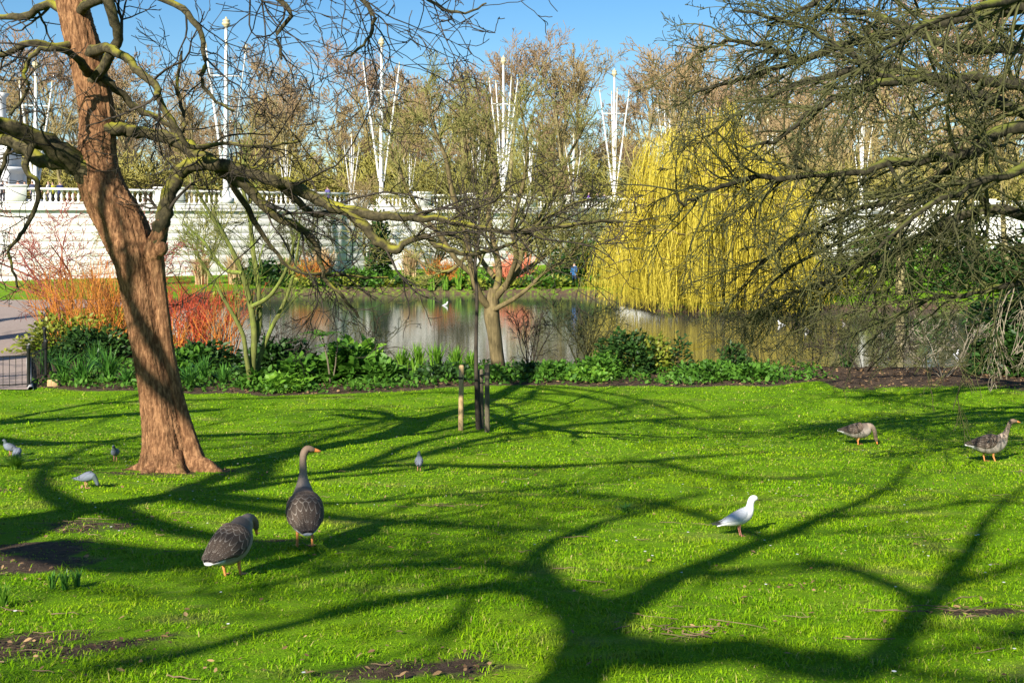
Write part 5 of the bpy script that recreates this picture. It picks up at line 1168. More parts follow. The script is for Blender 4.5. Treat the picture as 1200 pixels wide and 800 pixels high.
def feather_wing(fr, side, s_sh, s_tail, parent, seed=0):
    """folded wing: overlapping rows of feathers in low relief, each with a pale rim"""
    K, S = 150, 90; V, c = [], []; rg_ = random.Random(seed)
    rows = [(0.10, 6, 0.03), (0.19, 6, 0.035), (0.28, 5, 0.04), (0.38, 5, 0.06), (0.52, 5, 0.12), (0.70, 5, 0.22), (0.90, 4, 0.34), (1.15, 3, 0.42)]
    tone = {}
    for k in range(K):
        t = k / (K - 1); lo = -0.04; hi = 1.85 * math.sin(min(1, 0.35 + t * 1.5) * math.pi / 2) * (1 - 0.50 * max(0, t - 0.45) / 0.55)
        for j in range(S):
            u = j / (S - 1); ph = lo + (hi - lo) * u; lift = 0.0; col = (0.05, 0.04, 0.035)
            for r, (te, n, cv) in enumerate(rows):
                x = u * n + 0.5 * (r % 2) + 0.12 * r; f = x - math.floor(x) - 0.5
                e = te - cv * (abs(f) * 2) ** 2.2 - t + 0.03 * math.sin(5 * u + r)
                if e >= 0:
                    kk = (r, math.floor(x)); v = tone.setdefault(kk, rg_.uniform(0.8, 1.25))
                    dk = lerp3((0.15, 0.105, 0.075), (0.062, 0.044, 0.032), min(1, r / 4)); col = tuple(q * v for q in dk)
                    w = 0.009 + 0.003 * (r > 3)
                    if e < w * 2: col = lerp3((0.46, 0.41, 0.35), col, min(1, (e / (w * 2)) ** 2 + 0.38 + 0.2 * (r < 2)))
                    lift = 0.004 * math.exp(-e * 14); break
            edge = min(1, min(u + 0.15, (1 - u) * 5) * 2)
            V.append(surf(fr, s_sh + (s_tail - s_sh) * t, side * ph, (0.014 * edge + lift) * min(1, t * 8 + 0.1) + 0.035 * max(0, t - 0.5) ** 1.3)); c.append((*col, 1))
    i = np.arange(K * S).reshape(K, S); Q = np.stack([i[:-1, :-1], i[:-1, 1:], i[1:, 1:], i[1:, :-1]], -1).reshape(-1, 4)
    o = mesh_np('wing', np.array(V), Q, None, 'bird', parent)
    at_ = o.data.attributes.new('Col', 'FLOAT_COLOR', 'POINT'); at_.data.foreach_set('color', np.array(c, dtype=np.float32).ravel()); return o

def shell_wing(fr, side, s_sh, s_tail, parent, colf, off=0.006, p0=0.15, p1=1.75, over=0.0):
    """folded wing as one smooth curved shell"""
    K, S = 16, 9; V, c = [], []
    for k in range(K):
        t = k / (K - 1); lo = p0 + 0.05 * t; hi = p1 * (math.sin(min(1, 0.25 + t * 1.6) * math.pi / 2)) * (1 - 0.55 * max(0, t - 0.45) / 0.55)
        for j in range(S):
            u = j / (S - 1); ph = lo + (hi - lo) * u; s = s_sh + (s_tail - s_sh) * t
            edge = min(u, 1 - u) * 2
            q = surf(fr, s, side * ph, off * (0.25 + min(1, edge * 2.2) * 0.75) + 0.03 * max(0, t - 0.6))
            if t > 0.8: q = q + np.array([-over * (t - 0.8) / 0.2, 0, 0.0])
            V.append(q); c.append((*colf(t, u), 1))
    i = np.arange(K * S).reshape(K, S); Q = np.stack([i[:-1, :-1], i[:-1, 1:], i[1:, 1:], i[1:, :-1]], -1).reshape(-1, 4)
    o = mesh_np('wing', np.array(V), Q, None, 'bird', parent)
    at_ = o.data.attributes.new('Col', 'FLOAT_COLOR', 'POINT'); at_.data.foreach_set('color', np.array(c, dtype=np.float32).ravel()); return o

def leg(parent, hip, foot, r, mat, toe, ang=0.0):
    h, f = np.array(hip), np.array(foot); kn = (h * 0.55 + f * 0.45) + np.array([-0.25 * toe, 0, 0])
    T = Tubes(); T.add([tuple(h), tuple((h + kn) / 2), tuple(kn), tuple((kn + f) / 2), tuple(f + [0, 0, 0.004])], [r * 1.5, r * 1.15, r * 1.1, r * 0.85, r * 0.9], 7); V, Q = T.arrays()
    b = len(V); ft = []
    c, s = math.cos(ang), math.sin(ang)
    for (x, y, z) in [(-0.25, 0, 0.008), (0.1, 0.1, 0.012), (0.1, -0.1, 0.012), (0.9, 0.55, 0.003), (1.05, 0.0, 0.005), (0.9, -0.55, 0.003), (0.3, 0, 0.16)]:
        ft.append(f + np.array([(x * c - y * s) * toe, (x * s + y * c) * toe, z if z < 0.1 else z * toe]))
    V = np.concatenate([V, ft]); T3 = [(b, b + 1, b + 6), (b + 1, b + 3, b + 6), (b + 3, b + 4, b + 6), (b + 4, b + 5, b + 6), (b + 5, b + 2, b + 6), (b + 2, b, b + 6)]
    return mesh_np('leg', V, Q, T3, mat, parent)

def bill(parent, a, b, w, h, mat, hook=0.0):
    a, b = np.array(a), np.array(b); m = a * 0.45 + b * 0.55 + np.array([0, 0, hook]); d = norm(b - a); u = norm(np.cross(d, [0, 0, 1.0])); v = np.cross(u, d)
    V, S = [], 8
    for p, k in ((a, 1), (m, 0.72), (b * 0.93 + a * 0.07, 0.42), (b, 0.05)):
        for j in range(S):
            t = j * 2 * math.pi / S; V.append(p + u * math.cos(t) * w * k + v * math.sin(t) * h * k)
    i = np.arange(4 * S).reshape(4, S); n = np.roll(i, -1, 1); Q = np.stack([i[:-1], i[1:], n[1:], n[:-1]], -1).reshape(-1, 4)
    return mesh_np('bill', np.array(V), Q, None, mat, parent)

def eyes(parent, pos, side, r):
    for k in (-1, 1):
        V, Q = lathe_arr([(0, -r), (r * 0.8, -r * 0.6), (r, 0), (r * 0.8, r * 0.6), (0, r)], 8); mesh_np('eye', V + np.array(pos) + np.array(side) * k, Q, None, 'eye', parent)

def lerp3(a, b, t): return tuple(x + (y - x) * t for x, y in zip(a, b))
GOOSE_BODY = [(-0.45, 0, 0.30, 0.035, 0.010), (-0.40, 0, 0.30, 0.080, 0.025), (-0.31, 0, 0.295, 0.125, 0.065), (-0.17, 0, 0.295, 0.172, 0.128), (-0.02, 0, 0.30, 0.192, 0.165), (0.11, 0, 0.325, 0.170, 0.162), (0.195, 0, 0.37, 0.118, 0.125)]
def goose_col(nb, n):
    fb = nb / n
    def f(s, u):
        if s < fb * 0.30: return (0.75, 0.74, 0.72) if (u < 0.2 or s < fb * 0.05) else (0.07, 0.06, 0.05)
        if s < fb:
            t = (s / fb - 0.32) / 0.68; base = lerp3((0.27, 0.235, 0.20), (0.44, 0.38, 0.33), t); back = (0.17, 0.135, 0.11)
            c = lerp3(base, back, min(1, max(0, (u + 0.15) * 1.6)))
            if u < -0.4 and t < 0.25: c = lerp3(c, (0.68, 0.66, 0.63), 0.8 - 3 * t)
            return c
        t = (s - fb) / (1 - fb); return lerp3((0.40, 0.31, 0.24), (0.21, 0.145, 0.10), min(1, t * 1.7))
    return f
def make_goose(label, px, py, head, heading, neck, billv, headside=(0, 0.030, 0.012), legs=((-0.02, 0.07, 0.02), (0.02, -0.07, -0.06)), group='greylag geese on the lawn', sc=1.0, eye=None, pitch=0.0, lift=0.0):
    x, y, z = ground(px, py)
    g_ = thing('goose', label, 'goose', (x, y, z), math.radians(heading)); g_.scale = (sc, sc, sc)
    cp, sp_ = math.cos(math.radians(pitch)), math.sin(math.radians(pitch))
    gb = [(x_ * cp - (z_ - 0.31) * sp_, y_, 0.31 + lift + x_ * sp_ + (z_ - 0.31) * cp, a_ * 0.86, b_) for x_, y_, z_, a_, b_ in GOOSE_BODY]
    ox, oz = gb[-1][0] - GOOSE_BODY[-1][0], gb[-1][2] - GOOSE_BODY[-1][2]
    neck = [(q[0] + ox, q[1], q[2] + oz, q[3], q[4]) for q in neck]; billv = [(q[0] + ox, q[1], q[2] + oz) for q in billv]
    if eye: eye = (eye[0] + ox, eye[1], eye[2] + oz)
    spine = gb + neck
    o, fr = bird_body('body', spine, goose_col(len(GOOSE_BODY) - 0.5, len(spine) - 1), g_)
    for sd in (-1, 1): feather_wing(fr, sd, 4 * 5.2, 0.6, g_, int(px) + sd)
    bill(g_, billv[0], billv[1], 0.020, 0.022, 'bill')
    eyes(g_, eye if eye else neck[-3][:3], headside, 0.007)
    for k, (hx, hy, fx) in enumerate(legs): leg(g_, (hx, hy, 0.20 + lift), (hx + fx + 0.02, hy, 0.0), 0.014, 'leg_orange', 0.085, 0.1 * (1 if hy > 0 else -1))
    return g_
up_neck = [(0.245, 0, 0.455, 0.066, 0.078), (0.268, 0, 0.53, 0.043, 0.050), (0.278, 0, 0.61, 0.036, 0.041), (0.286, 0, 0.69, 0.034, 0.038), (0.300, 0, 0.745, 0.036, 0.040), (0.332, 0, 0.778, 0.037, 0.040), (0.372, 0, 0.778, 0.033, 0.034), (0.405, 0, 0.768, 0.020, 0.022), (0.42, 0, 0.763, 0.010, 0.011)]
turn = [(0.245, 0, 0.455, 0.066, 0.078), (0.262, 0, 0.53, 0.043, 0.050), (0.264, 0, 0.61, 0.036, 0.041), (0.266, 0, 0.69, 0.034, 0.038), (0.274, -0.008, 0.745, 0.036, 0.040), (0.290, -0.035, 0.780, 0.037, 0.040), (0.298, -0.075, 0.780, 0.033, 0.034), (0.302, -0.108, 0.770, 0.020, 0.022), (0.303, -0.122, 0.765, 0.010, 0.011)]
walkn = [(0.25, 0, 0.44, 0.068, 0.080), (0.29, 0, 0.50, 0.045, 0.052), (0.32, 0, 0.57, 0.036, 0.041), (0.345, 0, 0.635, 0.034, 0.038), (0.372, 0, 0.68, 0.036, 0.040), (0.41, 0, 0.705, 0.037, 0.040), (0.45, 0, 0.703, 0.033, 0.034), (0.482, 0, 0.694, 0.020, 0.022), (0.497, 0, 0.690, 0.010, 0.011)]
graze = [(0.255, 0, 0.395, 0.080, 0.085), (0.30, 0, 0.375, 0.054, 0.058), (0.335, 0, 0.325, 0.042, 0.045), (0.35, 0, 0.265, 0.037, 0.040), (0.358, 0, 0.205, 0.036, 0.039), (0.367, 0, 0.160, 0.037, 0.041), (0.378, 0, 0.118, 0.034, 0.036), (0.388, 0, 0.085, 0.022, 0.024), (0.393, 0, 0.07, 0.011, 0.012)]
low = [(0.25, 0, 0.395, 0.088, 0.09), (0.29, 0, 0.42, 0.058, 0.062), (0.33, 0, 0.425, 0.045, 0.048), (0.37, 0, 0.415, 0.038, 0.041), (0.41, 0, 0.395, 0.037, 0.040), (0.445, 0, 0.36, 0.037, 0.041), (0.47, 0, 0.32, 0.033, 0.035), (0.485, 0, 0.29, 0.021, 0.023), (0.49, 0, 0.275, 0.010, 0.011)]
make_goose('tall greylag goose standing erect, back turned, bill to the right', 357, 641, None, 104, turn, ((0.302, -0.104, 0.772), (0.306, -0.178, 0.752)), (0.032, 0.004, 0.012), eye=(0.292, -0.05, 0.785), pitch=16, sc=0.90, lift=0.05)
make_goose('hunched dark goose seen from behind with head held low', 272, 676, None, 76, low, ((0.48, 0, 0.30), (0.50, 0, 0.22)), pitch=8, sc=0.82, legs=((-0.03, 0.07, 0.02), (0.03, -0.06, 0.0)))
make_goose('grazing grey goose in profile with bill in the grass', 1006, 521, None, -8, graze, ((0.386, 0, 0.092), (0.40, 0, 0.018)), (0, 0.032, 0.0), sc=0.84)
make_goose('walking grey goose in profile with neck raised and orange bill', 1160, 541, None, 4, walkn, ((0.478, 0, 0.697), (0.552, 0, 0.680)), sc=0.9, legs=((-0.06, 0.07, -0.02), (0.03, -0.07, 0.02)))

# gull
def simple_bird(name, label, cat, px, py, heading, spine, colf, wcol, leg_mat, bill_p, bill_mat, sc, s_sh, s_tail, legs_at=0.0, hip=0.1, over=0.02, group=None, loc=None, lr=0.005, toe=0.035, eye=None, bill_r=0.006, legs=True, hs=0.018):
    x, y, z = ground(px, py) if loc is None else loc
    b = thing(name, label, cat, (x, y, z), math.radians(heading), group); b.scale = (sc, sc, sc)
    o, fr = bird_body('body', spine, colf, b)
    for sd in (-1, 1): shell_wing(fr, sd, s_sh, s_tail, b, wcol, over=over)
    bill(b, bill_p[0], bill_p[1], bill_r, bill_r, bill_mat)
    eyes(b, eye, (0, hs, 0.0), 0.0045)
    if legs:
        for hy in (-0.022, 0.022): leg(b, (legs_at, hy, hip), (legs_at + 0.012, hy, 0), lr, leg_mat, toe)
    return b
gull_sp = [(-0.215, 0, 0.105, 0.022, 0.004), (-0.175, 0, 0.118, 0.032, 0.012), (-0.12, 0, 0.135, 0.046, 0.034), (-0.05, 0, 0.155, 0.062, 0.056), (0.02, 0, 0.178, 0.066, 0.066), (0.072, 0, 0.208, 0.056, 0.062), (0.100, 0, 0.245, 0.040, 0.045), (0.110, 0, 0.285, 0.032, 0.034), (0.118, 0, 0.318, 0.031, 0.032), (0.135, 0, 0.343, 0.031, 0.031), (0.160, 0, 0.345, 0.026, 0.026), (0.178, 0, 0.338, 0.012, 0.013)]
white = lambda s, u: (0.80, 0.80, 0.80)
gw = lambda t, u: (0.03, 0.03, 0.035) if t > 0.86 else lerp3((0.50, 0.53, 0.58), (0.62, 0.64, 0.68), t)
simple_bird('gull', 'white gull with pale grey wings standing on the sunny lawn', 'gull', 866, 628, 10, gull_sp, white, gw, 'leg_pink', ((0.172, 0, 0.338), (0.212, 0, 0.322)), 'bill_dark', 1.0, 25, 1, 0.005, 0.125, 0.06, eye=(0.152, 0, 0.350), hs=0.024)
pig_sp = [(-0.185, 0, 0.115, 0.030, 0.005), (-0.14, 0, 0.122, 0.036, 0.014), (-0.085, 0, 0.135, 0.052, 0.040), (-0.02, 0, 0.15, 0.066, 0.060), (0.045, 0, 0.168, 0.064, 0.066), (0.088, 0, 0.205, 0.045, 0.050), (0.100, 0, 0.24, 0.030, 0.032), (0.106, 0, 0.262, 0.026, 0.027), (0.124, 0, 0.278, 0.024, 0.025), (0.145, 0, 0.276, 0.016, 0.016), (0.152, 0, 0.273, 0.009, 0.009)]
peck = pig_sp[:5] + [(0.098, 0, 0.165, 0.048, 0.052), (0.130, 0, 0.145, 0.034, 0.036), (0.152, 0, 0.112, 0.027, 0.028), (0.166, 0, 0.082, 0.025, 0.026), (0.176, 0, 0.058, 0.018, 0.018), (0.180, 0, 0.048, 0.009, 0.009)]
def pc(s, u): return (0.05, 0.055, 0.065) if s < 0.06 else ((0.17, 0.20, 0.25) if s < 0.55 else ((0.08, 0.11, 0.11) if s < 0.8 else (0.11, 0.13, 0.17)))
def pw(light):
    def f(t, u):
        if (0.52 < t < 0.60 or 0.72 < t < 0.80) and u > 0.25: return (0.03, 0.03, 0.04)
        if t > 0.92: return (0.06, 0.06, 0.07)
        return light
    return f
for (px, py, hd, sp_, light, lab) in [(101, 572, -12, peck, (0.16, 0.18, 0.23), 'blue-grey pigeon pecking the grass near the leaning tree'), (135, 540, -85, pig_sp, (0.22, 0.25, 0.30), 'plump grey pigeon facing forward beside the leaning tree'), (491, 552, 95, pig_sp, (0.17, 0.19, 0.23), 'lone dark grey pigeon out on the open lawn'),
                                (20, 541, 100, peck, (0.22, 0.25, 0.31), 'light grey pigeon pecking behind the green grass tuft'), (12, 534, 170, pig_sp, (0.16, 0.18, 0.22), 'dark-headed pigeon next to the pecking light one')]:
    pk = sp_ is peck
    simple_bird('pigeon', lab, 'pigeon', px, py, hd, sp_, pc, pw(light), 'leg_pink', ((0.176, 0, 0.056), (0.190, 0, 0.032)) if pk else ((0.148, 0, 0.274), (0.172, 0, 0.264)), 'bill_dark', 0.9, 18, 1, 0.0, 0.105, 0.03, eye=(0.164, 0, 0.088) if pk else (0.130, 0, 0.282))
# water birds
for (px, py, hd, lab, wt) in [(522, 358, 20, 'white gull floating on the open lake', 1), (915, 381, 160, 'white duck floating below the willow', 1), (946, 388, 200, 'white bird swimming near the bare bank shrubs', 1), (1032, 389, 10, 'dark duck with white flank near the pale trunk reflection', 0), (1118, 385, 20, 'dark duck swimming behind the drooping twigs', 0), (990, 380, 170, 'dark duck between the white birds', 0), (614, 338, 10, 'white bird at the far waterline near the coral shrubs', 1), (1120, 417, 30, 'white bird swimming close to the mud bank', 1)]:
    d = CZ / ((py - HY) / F); x = (px - CX) / F * d
    cf = white if wt else (lambda s, u: (0.07, 0.05, 0.035) if (s < 0.3 or s > 0.6) else (0.35, 0.33, 0.3))
    simple_bird('water_bird', lab, 'bird', 0, 0, hd, gull_sp, cf, (lambda t, u: (0.66, 0.67, 0.7)) if wt else (lambda t, u: (0.09, 0.065, 0.045)), 'leg_pink', ((0.172, 0, 0.338), (0.215, 0, 0.326)), 'bill', 0.95, 25, 1, loc=(x, d, -0.11), legs=False, eye=(0.152, 0, 0.350), hs=0.024)

# ------------------------------------------------------------------ people up on the terrace
def person_mesh(seed, coat, trous, hair, hat=None, skin=(0.5, 0.32, 0.24)):
    r_ = random.Random(seed); me = bpy.data.meshes.new('body')
    vs_ = [(0, 0, .95), (0, 0, 1.15), (0, 0, 1.38), (0, 0, 1.5), (0, .02, 1.62), (0, .02, 1.72), (.17, 0, 1.40), (.23, .02, 1.13), (.2, .14, .95), (-.17, 0, 1.40), (-.23, .03, 1.13), (-.18, .1, .92), (.1, 0, .88), (.11, .03, .48), (.11, -.03, .07), (.11, .12, .04), (-.1, 0, .88), (-.11, -.02, .48), (-.11, -.06, .07), (-.11, .1, .04)]
    ed = [(0, 1), (1, 2), (2, 3), (3, 4), (4, 5), (2, 6), (6, 7), (7, 8), (2, 9), (9, 10), (10, 11), (0, 12), (12, 13), (13, 14), (14, 15), (0, 16), (16, 17), (17, 18), (18, 19)]
    rd = [.16, .15, .17, .065, .095, .085, .085, .06, .045, .085, .06, .045, .105, .07, .05, .045, .105, .07, .05, .045]
    me.from_pydata(vs_, ed, []); o = bpy.data.objects.new('tmp', me); COL.objects.link(o)
    o.modifiers.new('s', 'SKIN'); sv = me.skin_vertices[0].data
    for i, q in enumerate(rd): sv[i].radius = (q, q * 0.85)
    sv[0].use_root = True
    m = o.modifiers.new('d', 'SUBSURF'); m.levels = 1
    dg = bpy.context.evaluated_depsgraph_get(); out = bpy.data.meshes.new_from_object(o.evaluated_get(dg)); bpy.data.objects.remove(o)
    out.name = 'body'; out.materials.clear()
    mk = []
    for nm, c in (('coat', coat), ('trousers', trous), ('skin', skin), ('hair', hair)):
        key = nm + '_%d' % seed; M[key] = mat_noise(key, tuple(v * 0.8 for v in c), c, 8, 0.85, 0.1); out.materials.append(M[key])
    for p in out.polygons:
        z = p.center.z; p.use_smooth = True
        p.material_index = 3 if (z > 1.70 or (z > 1.56 and p.center.y < -0.02)) else (2 if z > 1.47 or (z < 1.0 and z > 0.85 and abs(p.center.x) > 0.15) else (0 if z > 0.82 else 1))
    return out
def wall_d(px, back=1.2):
    """distance of a spot behind the wall at this bearing"""
    k = (px - CX) / F
    for (ax, ay), (bx, by) in zip(WALL[:-1], WALL[1:]):
        # x = k*y meets the wall line
        den = (bx - ax) - k * (by - ay)
        t = (k * ay - ax) / den
        if 0 <= t <= 1: return ay + t * (by - ay) + back
    return 120
ppl = [(3, 1.4, (0.02, 0.02, 0.03), 'person in black coat at the balustrade below the monument'), (8, 2.6, (0.6, 0.6, 0.62), 'person in white jacket in front of the monument'), (21, 1.3, (0.45, 0.05, 0.04), 'person in red top leaning by the balustrade near the monument'), (29, 2.4, (0.02, 0.03, 0.08), 'person in navy coat right of the monument'), (38, 1.5, (0.05, 0.06, 0.12), 'person in dark blue jacket beside the white mast'), (45, 2.2, (0.03, 0.03, 0.03), 'person in black jacket behind the white mast'),
       (57, 1.6, (0.5, 0.45, 0.42), 'person in pale coat behind the balustrade'), (62, 3.0, (0.6, 0.55, 0.05), 'person in yellow jacket behind the balustrade'), (70, 1.4, (0.02, 0.03, 0.10), 'person in dark navy coat next to the yellow jacket'), (571, 2.0, (0.65, 0.3, 0.42), 'person in pink top on the terrace behind the small tree'), (690, 1.5, (0.18, 0.08, 0.40), 'person in purple coat on the terrace near the willow'), (700, 1.6, (0.02, 0.03, 0.03), 'person in black coat next to the purple coat'), (708, 2.2, (0.03, 0.04, 0.06), 'person in dark coat by the mast at the willow'), (384, 2.0, (0.12, 0.10, 0.3), 'person in violet coat behind the long limb')]
for i, (px, back, coat, lab) in enumerate(ppl):
    d = wall_d(px, back); t = thing('person', lab, 'person', ((px - CX) / F * d, d, ZT), rnd.uniform(0, 6.28), 'visitors on the terrace')
    obj_of('body', person_mesh(i, coat, (0.03, 0.03, 0.05), [(0.03, 0.02, 0.015), (0.10, 0.06, 0.03), (0.2, 0.14, 0.08)][i % 3]), t)
    t.scale = (1.08, 1.08, 1.08)
d = 86.5; t = thing('person', 'person in blue coat and pale blue hat on the far bank by dark evergreen', 'person', (*gp(673, 81.5),), 2.6)
obj_of('body', person_mesh(60, (0.02, 0.10, 0.26), (0.01, 0.03, 0.08), (0.35, 0.6, 0.8)), t)
# red umbrella held up on the terrace
d = wall_d(342, 1.5); ux = (342 - CX) / F * d
pu = thing('person', 'person in grey coat holding up a red umbrella on the terrace', 'person', (ux, d, ZT), 3.3); obj_of('body', person_mesh(61, (0.12, 0.12, 0.13), (0.03, 0.03, 0.04), (0.05, 0.03, 0.02)), pu)
M['red_cloth'] = mat_noise('red_cloth', (0.55, 0.02, 0.03), (0.68, 0.05, 0.06), 5, 0.6, 0)
um = thing('umbrella', 'open red umbrella above the balustrade between the long limbs', 'umbrella', (ux + 0.1, d - 0.15, ZT + 0.95))
V = [(0, 0, 1.05)]; T3 = []
for k in range(8):
    a = k * math.pi / 4; V.append((0.30 * math.cos(a), 0.30 * math.sin(a), 0.95)); 
for k in range(8):
    a = k * math.pi / 4; V.append((0.52 * math.cos(a), 0.52 * math.sin(a), 0.70))
Qs = []
for k in range(8): T3.append((0, 1 + k, 1 + (k + 1) % 8)); Qs.append((1 + k, 9 + k, 9 + (k + 1) % 8, 1 + (k + 1) % 8))
mesh_np('canopy', V, Qs, T3, 'red_cloth', um, smooth=False)
T = Tubes(); T.add([(0, 0, 0), (0, 0, 0.5), (0, 0, 1.12)], [0.012] * 3, 6); T.build('shaft', 'iron', um)
T = Tubes(); T.add([(0, 0, 0.0), (0, 0.0, -0.08), (0.04, 0, -0.11), (0.07, 0, -0.08)], [0.018] * 4, 6); T.build('handle', 'wood_grey', um)

# ------------------------------------------------------------------ grass, daisies, fallen twigs and leaves
def grass_mat():
    m, nt, b = new_mat('grass_blade')
    g_ = nt.nodes.new('ShaderNodeNewGeometry')
    n = noise(nt, 0.7, 4, 0.65); n2 = noise(nt, 5.0, 3, 0.6)
    r = ramp(nt, [(0.0, (0.10, 0.24, 0.002)), (0.5, (0.175, 0.36, 0.003)), (0.88, (0.26, 0.42, 0.005)), (0.965, (0.36, 0.36, 0.07)), (1.0, (0.50, 0.40, 0.17))], g_.outputs['Random Per Island'])
    c = mix(nt, r.outputs[0], (0.30, 0.42, 0.005), math_n(nt, 'MULTIPLY', math_n(nt, 'SUBTRACT', n.outputs[0], 0.45), 2.6, clamp=True))
    c = mix(nt, c, (0.055, 0.17, 0.006), math_n(nt, 'MULTIPLY', math_n(nt, 'SUBTRACT', n2.outputs[0], 0.50), 3.0, clamp=True))
    n4 = noise(nt, 0.9, 5, 0.7, mapped(nt, (1.0, 1.6, 1.0)))
    c = mix(nt, c, (0.36, 0.34, 0.075), math_n(nt, 'MULTIPLY', math_n(nt, 'SUBTRACT', n4.outputs[0], 0.54), 3.2, clamp=True))
    nt.links.new(c, b.inputs['Base Color']); b.inputs['Roughness'].default_value = 0.6; b.inputs['Specular IOR Level'].default_value = 0.1
    t = nt.nodes.new('ShaderNodeBsdfTranslucent'); nt.links.new(c, t.inputs[0])
    s = nt.nodes.new('ShaderNodeMixShader'); s.inputs[0].default_value = 0.22
    nt.links.new(b.outputs[0], s.inputs[1]); nt.links.new(t.outputs[0], s.inputs[2]); nt.links.new(s.outputs[0], nt.nodes['Material Output'].inputs[0])
    return m
M['grass_blade'] = grass_mat()
def blades(xs, ys, H, W, name, seed):
    r_ = np.random.default_rng(seed); n = len(xs); P = np.stack([xs, ys, Zf(xs, ys) - 0.004], -1)
    tuft = 0.72 + 0.5 * vnoise(xs, ys, 4.3, 31) + 0.4 * vnoise(xs, ys, 11, 33) + 0.3 * vnoise(xs, ys, 1.1, 35)
    h = H * r_.uniform(0.5, 1.25, n) * np.clip(tuft, 0.3, 1.9) * np.where(r_.random(n) < 0.06, 1.7, 1.0); a = r_.uniform(0, 6.28, n); ln = r_.uniform(0.4, 2.4, n)
    dirh = np.stack([np.cos(a), np.sin(a), np.zeros(n)], -1); side = np.stack([-np.sin(a), np.cos(a), np.zeros(n)], -1) * (W * r_.uniform(0.7, 1.3, n))[:, None]
    m_ = P + dirh * (0.4 * ln * h)[:, None] + np.array([0, 0, 1.0]) * (0.6 * h)[:, None]
    tip = P + dirh * (ln * h)[:, None] + np.array([0, 0, 1.0]) * (h * (1 - 0.30 * ln))[:, None]
    V = np.stack([P - side, P + side, m_ + side * 0.8, m_ - side * 0.8, tip], 1).reshape(-1, 3)
    i = np.arange(n)[:, None] * 5
    return V, i + np.array([[0, 1, 2, 3]]), i + np.array([[3, 2, 4]])
def scatter(y0, y1, dens, seed, wide=0.54):
    r_ = np.random.default_rng(seed); A = (y1 - y0) * 2 * (wide * y1 + 1.4); n = int(A * dens)
    xs = r_.uniform(-1, 1, n) * (wide * y1 + 1.4); ys = r_.uniform(y0, y1, n); k = np.abs(xs) < wide * ys + 1.4; xs, ys = xs[k], ys[k]
    k = r_.random(len(xs)) > soilf(xs, ys) * 1.08; return xs[k], ys[k]
VV, QQ, TT, base = [], [], [], 0
for j, (y0, y1, dens, H, W) in enumerate([(4.6, 7, 3600, 0.036, 0.0026), (7, 9.5, 2700, 0.036, 0.003), (9.5, 13, 1600, 0.036, 0.0040), (13, 18, 800, 0.036, 0.006), (18, 24, 420, 0.038, 0.009), (24, 33.6, 220, 0.04, 0.013)]):
    xs, ys = scatter(y0, y1, dens, 40 + j)
    if y1 > 28: k = ys < bed_edge(xs, ys) + 0.1; k |= (xs > 8.5); xs, ys = xs[k], ys[k]
    V, Q, T = blades(xs, ys, H, W, 'g', 70 + j); VV.append(V); QQ.append(Q + base); TT.append(T + base); base += len(V)
tag(mesh_np('grass', np.concatenate(VV), np.concatenate(QQ), np.concatenate(TT), 'grass_blade', smooth=False), 'short bright green lawn grass', 'grass', kind='stuff')
# daisies and pale specks
xs, ys = scatter(5, 31, 3.0, 90); k = rng.random(len(xs)) < 0.35 + 0.5 * vnoise(xs, ys, 0.5, 9); xs, ys = xs[k], ys[k]
P = np.stack([xs, ys, Zf(xs, ys) + 0.045], -1); n = len(P); r = rng.uniform(0.006, 0.013, n)
a = np.arange(6) * math.pi / 3; V = P[:, None, :] + r[:, None, None] * np.stack([np.cos(a), np.sin(a), 0.25 * np.sin(3 * a)], -1)[None]
i = np.arange(n)[:, None] * 6; tag(mesh_np('daisies', V.reshape(-1, 3), np.concatenate([i + [[0, 1, 2, 3]], i + [[0, 3, 4, 5]]]), None, 'daisy'), 'tiny white daisies scattered in the lawn', 'daisies', kind='stuff')
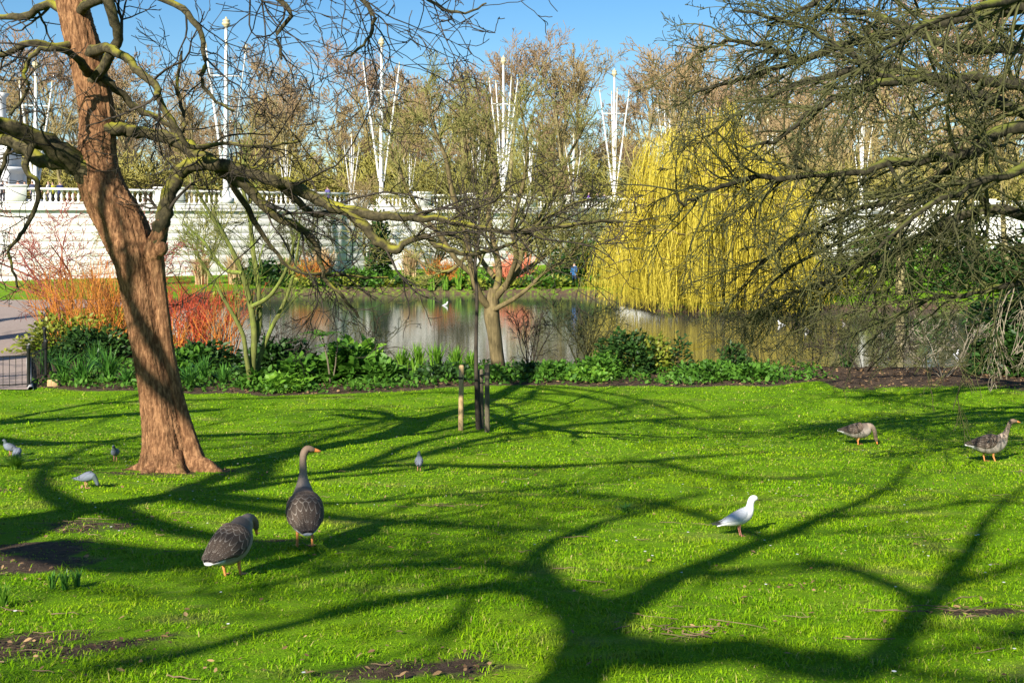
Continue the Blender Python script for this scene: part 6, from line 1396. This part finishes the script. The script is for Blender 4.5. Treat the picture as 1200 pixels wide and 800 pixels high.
# dead leaves
xs, ys = scatter(4.8, 24, 5.0, 91); k = rng.random(len(xs)) < 0.4 + 0.6 * vnoise(xs, ys, 0.9, 12); xs, ys = xs[k], ys[k]
px_, py_ = [], []
for (cx, cy, rx_, ry_, sd, kk) in PATCHES:
    n = int(90 * rx_ * ry_ + 14); px_.append(cx + rng.normal(size=n) * rx_ * 0.6); py_.append(cy + rng.normal(size=n) * ry_ * 0.6)
xs = np.concatenate([xs] + px_); ys = np.concatenate([ys] + py_)
P = np.stack([xs, ys, Zf(xs, ys) + 0.03], -1); n = len(P)
V, Q = leaf_mesh(P, rng.normal(size=(n, 3)) * [1, 1, 0.2], rng.uniform(0.02, 0.06, n), rng.uniform(0.005, 0.015, n), 1.5)
tag(mesh_np('lawn_leaf_litter', V, Q, None, 'leaf_litter'), 'brown fallen leaves lying on the lawn', 'leaf litter', kind='stuff')
# fallen twigs
T = Tubes(); rg = random.Random(19)
for i in range(230):
    if i < 130:
        c = PATCHES[rg.choice([0, 0, 0, 1, 2, 5, 6, 10, 11])]; x, y = rg.gauss(c[0], c[2] * 0.6), rg.gauss(c[1], c[3] * 0.6)
    else:
        y = rg.uniform(5, 24); x = rg.uniform(-0.48, 0.48) * y
    a = rg.gauss(0, 0.5) + (math.pi if rg.random() < 0.5 else 0); L = rg.uniform(0.05, 0.28) * (1.6 if rg.random() < 0.12 else 1); pts = []
    for s in range(5):
        pts.append((x, y, Z(x, y) + 0.018 + rg.uniform(0, 0.015))); a += rg.gauss(0, 0.25); x += math.cos(a) * L / 4; y += math.sin(a) * L / 4
    r = rg.uniform(0.002, 0.0045); T.add(pts, [r, r, r * 0.9, r * 0.7, r * 0.4], 4)
tag(T.build('fallen_twigs', 'twig_litter'), 'dry fallen twigs lying on the lawn', 'twigs', kind='stuff')
# leaf tufts pushing through the turf
for i, (px, py, n, H, s, m, lab) in enumerate([(76, 692, 46, 0.15, 0.6, 'strap', 'row of short bulb leaves by the bare earth patch'), (62, 690, 30, 0.14, 0.6, 'strap', 'smaller tuft of bulb leaves by the bare earth'), (90, 688, 30, 0.14, 0.6, 'strap', 'bulb leaf tuft ending the row by bare earth'), (6, 712, 40, 0.17, 0.5, 'leaf_bright', 'bright bulb leaf tuft at the corner of the earth patch'), (733, 602, 44, 0.13, 1.1, 'strap', 'dark green bulb leaf tuft on the open lawn'), (18, 551, 420, 0.26, 1.2, 'leaf_bright', 'thick bright grass tuft in front of two pigeons')]):
    x, y, z = ground(px, py); r_ = np.random.default_rng(i)
    strap_clump('bulb_leaves' if i != 5 else 'grass_tuft', lab, px, y, n, H, s, m, None, i, 0.007 if i != 5 else 0.006)
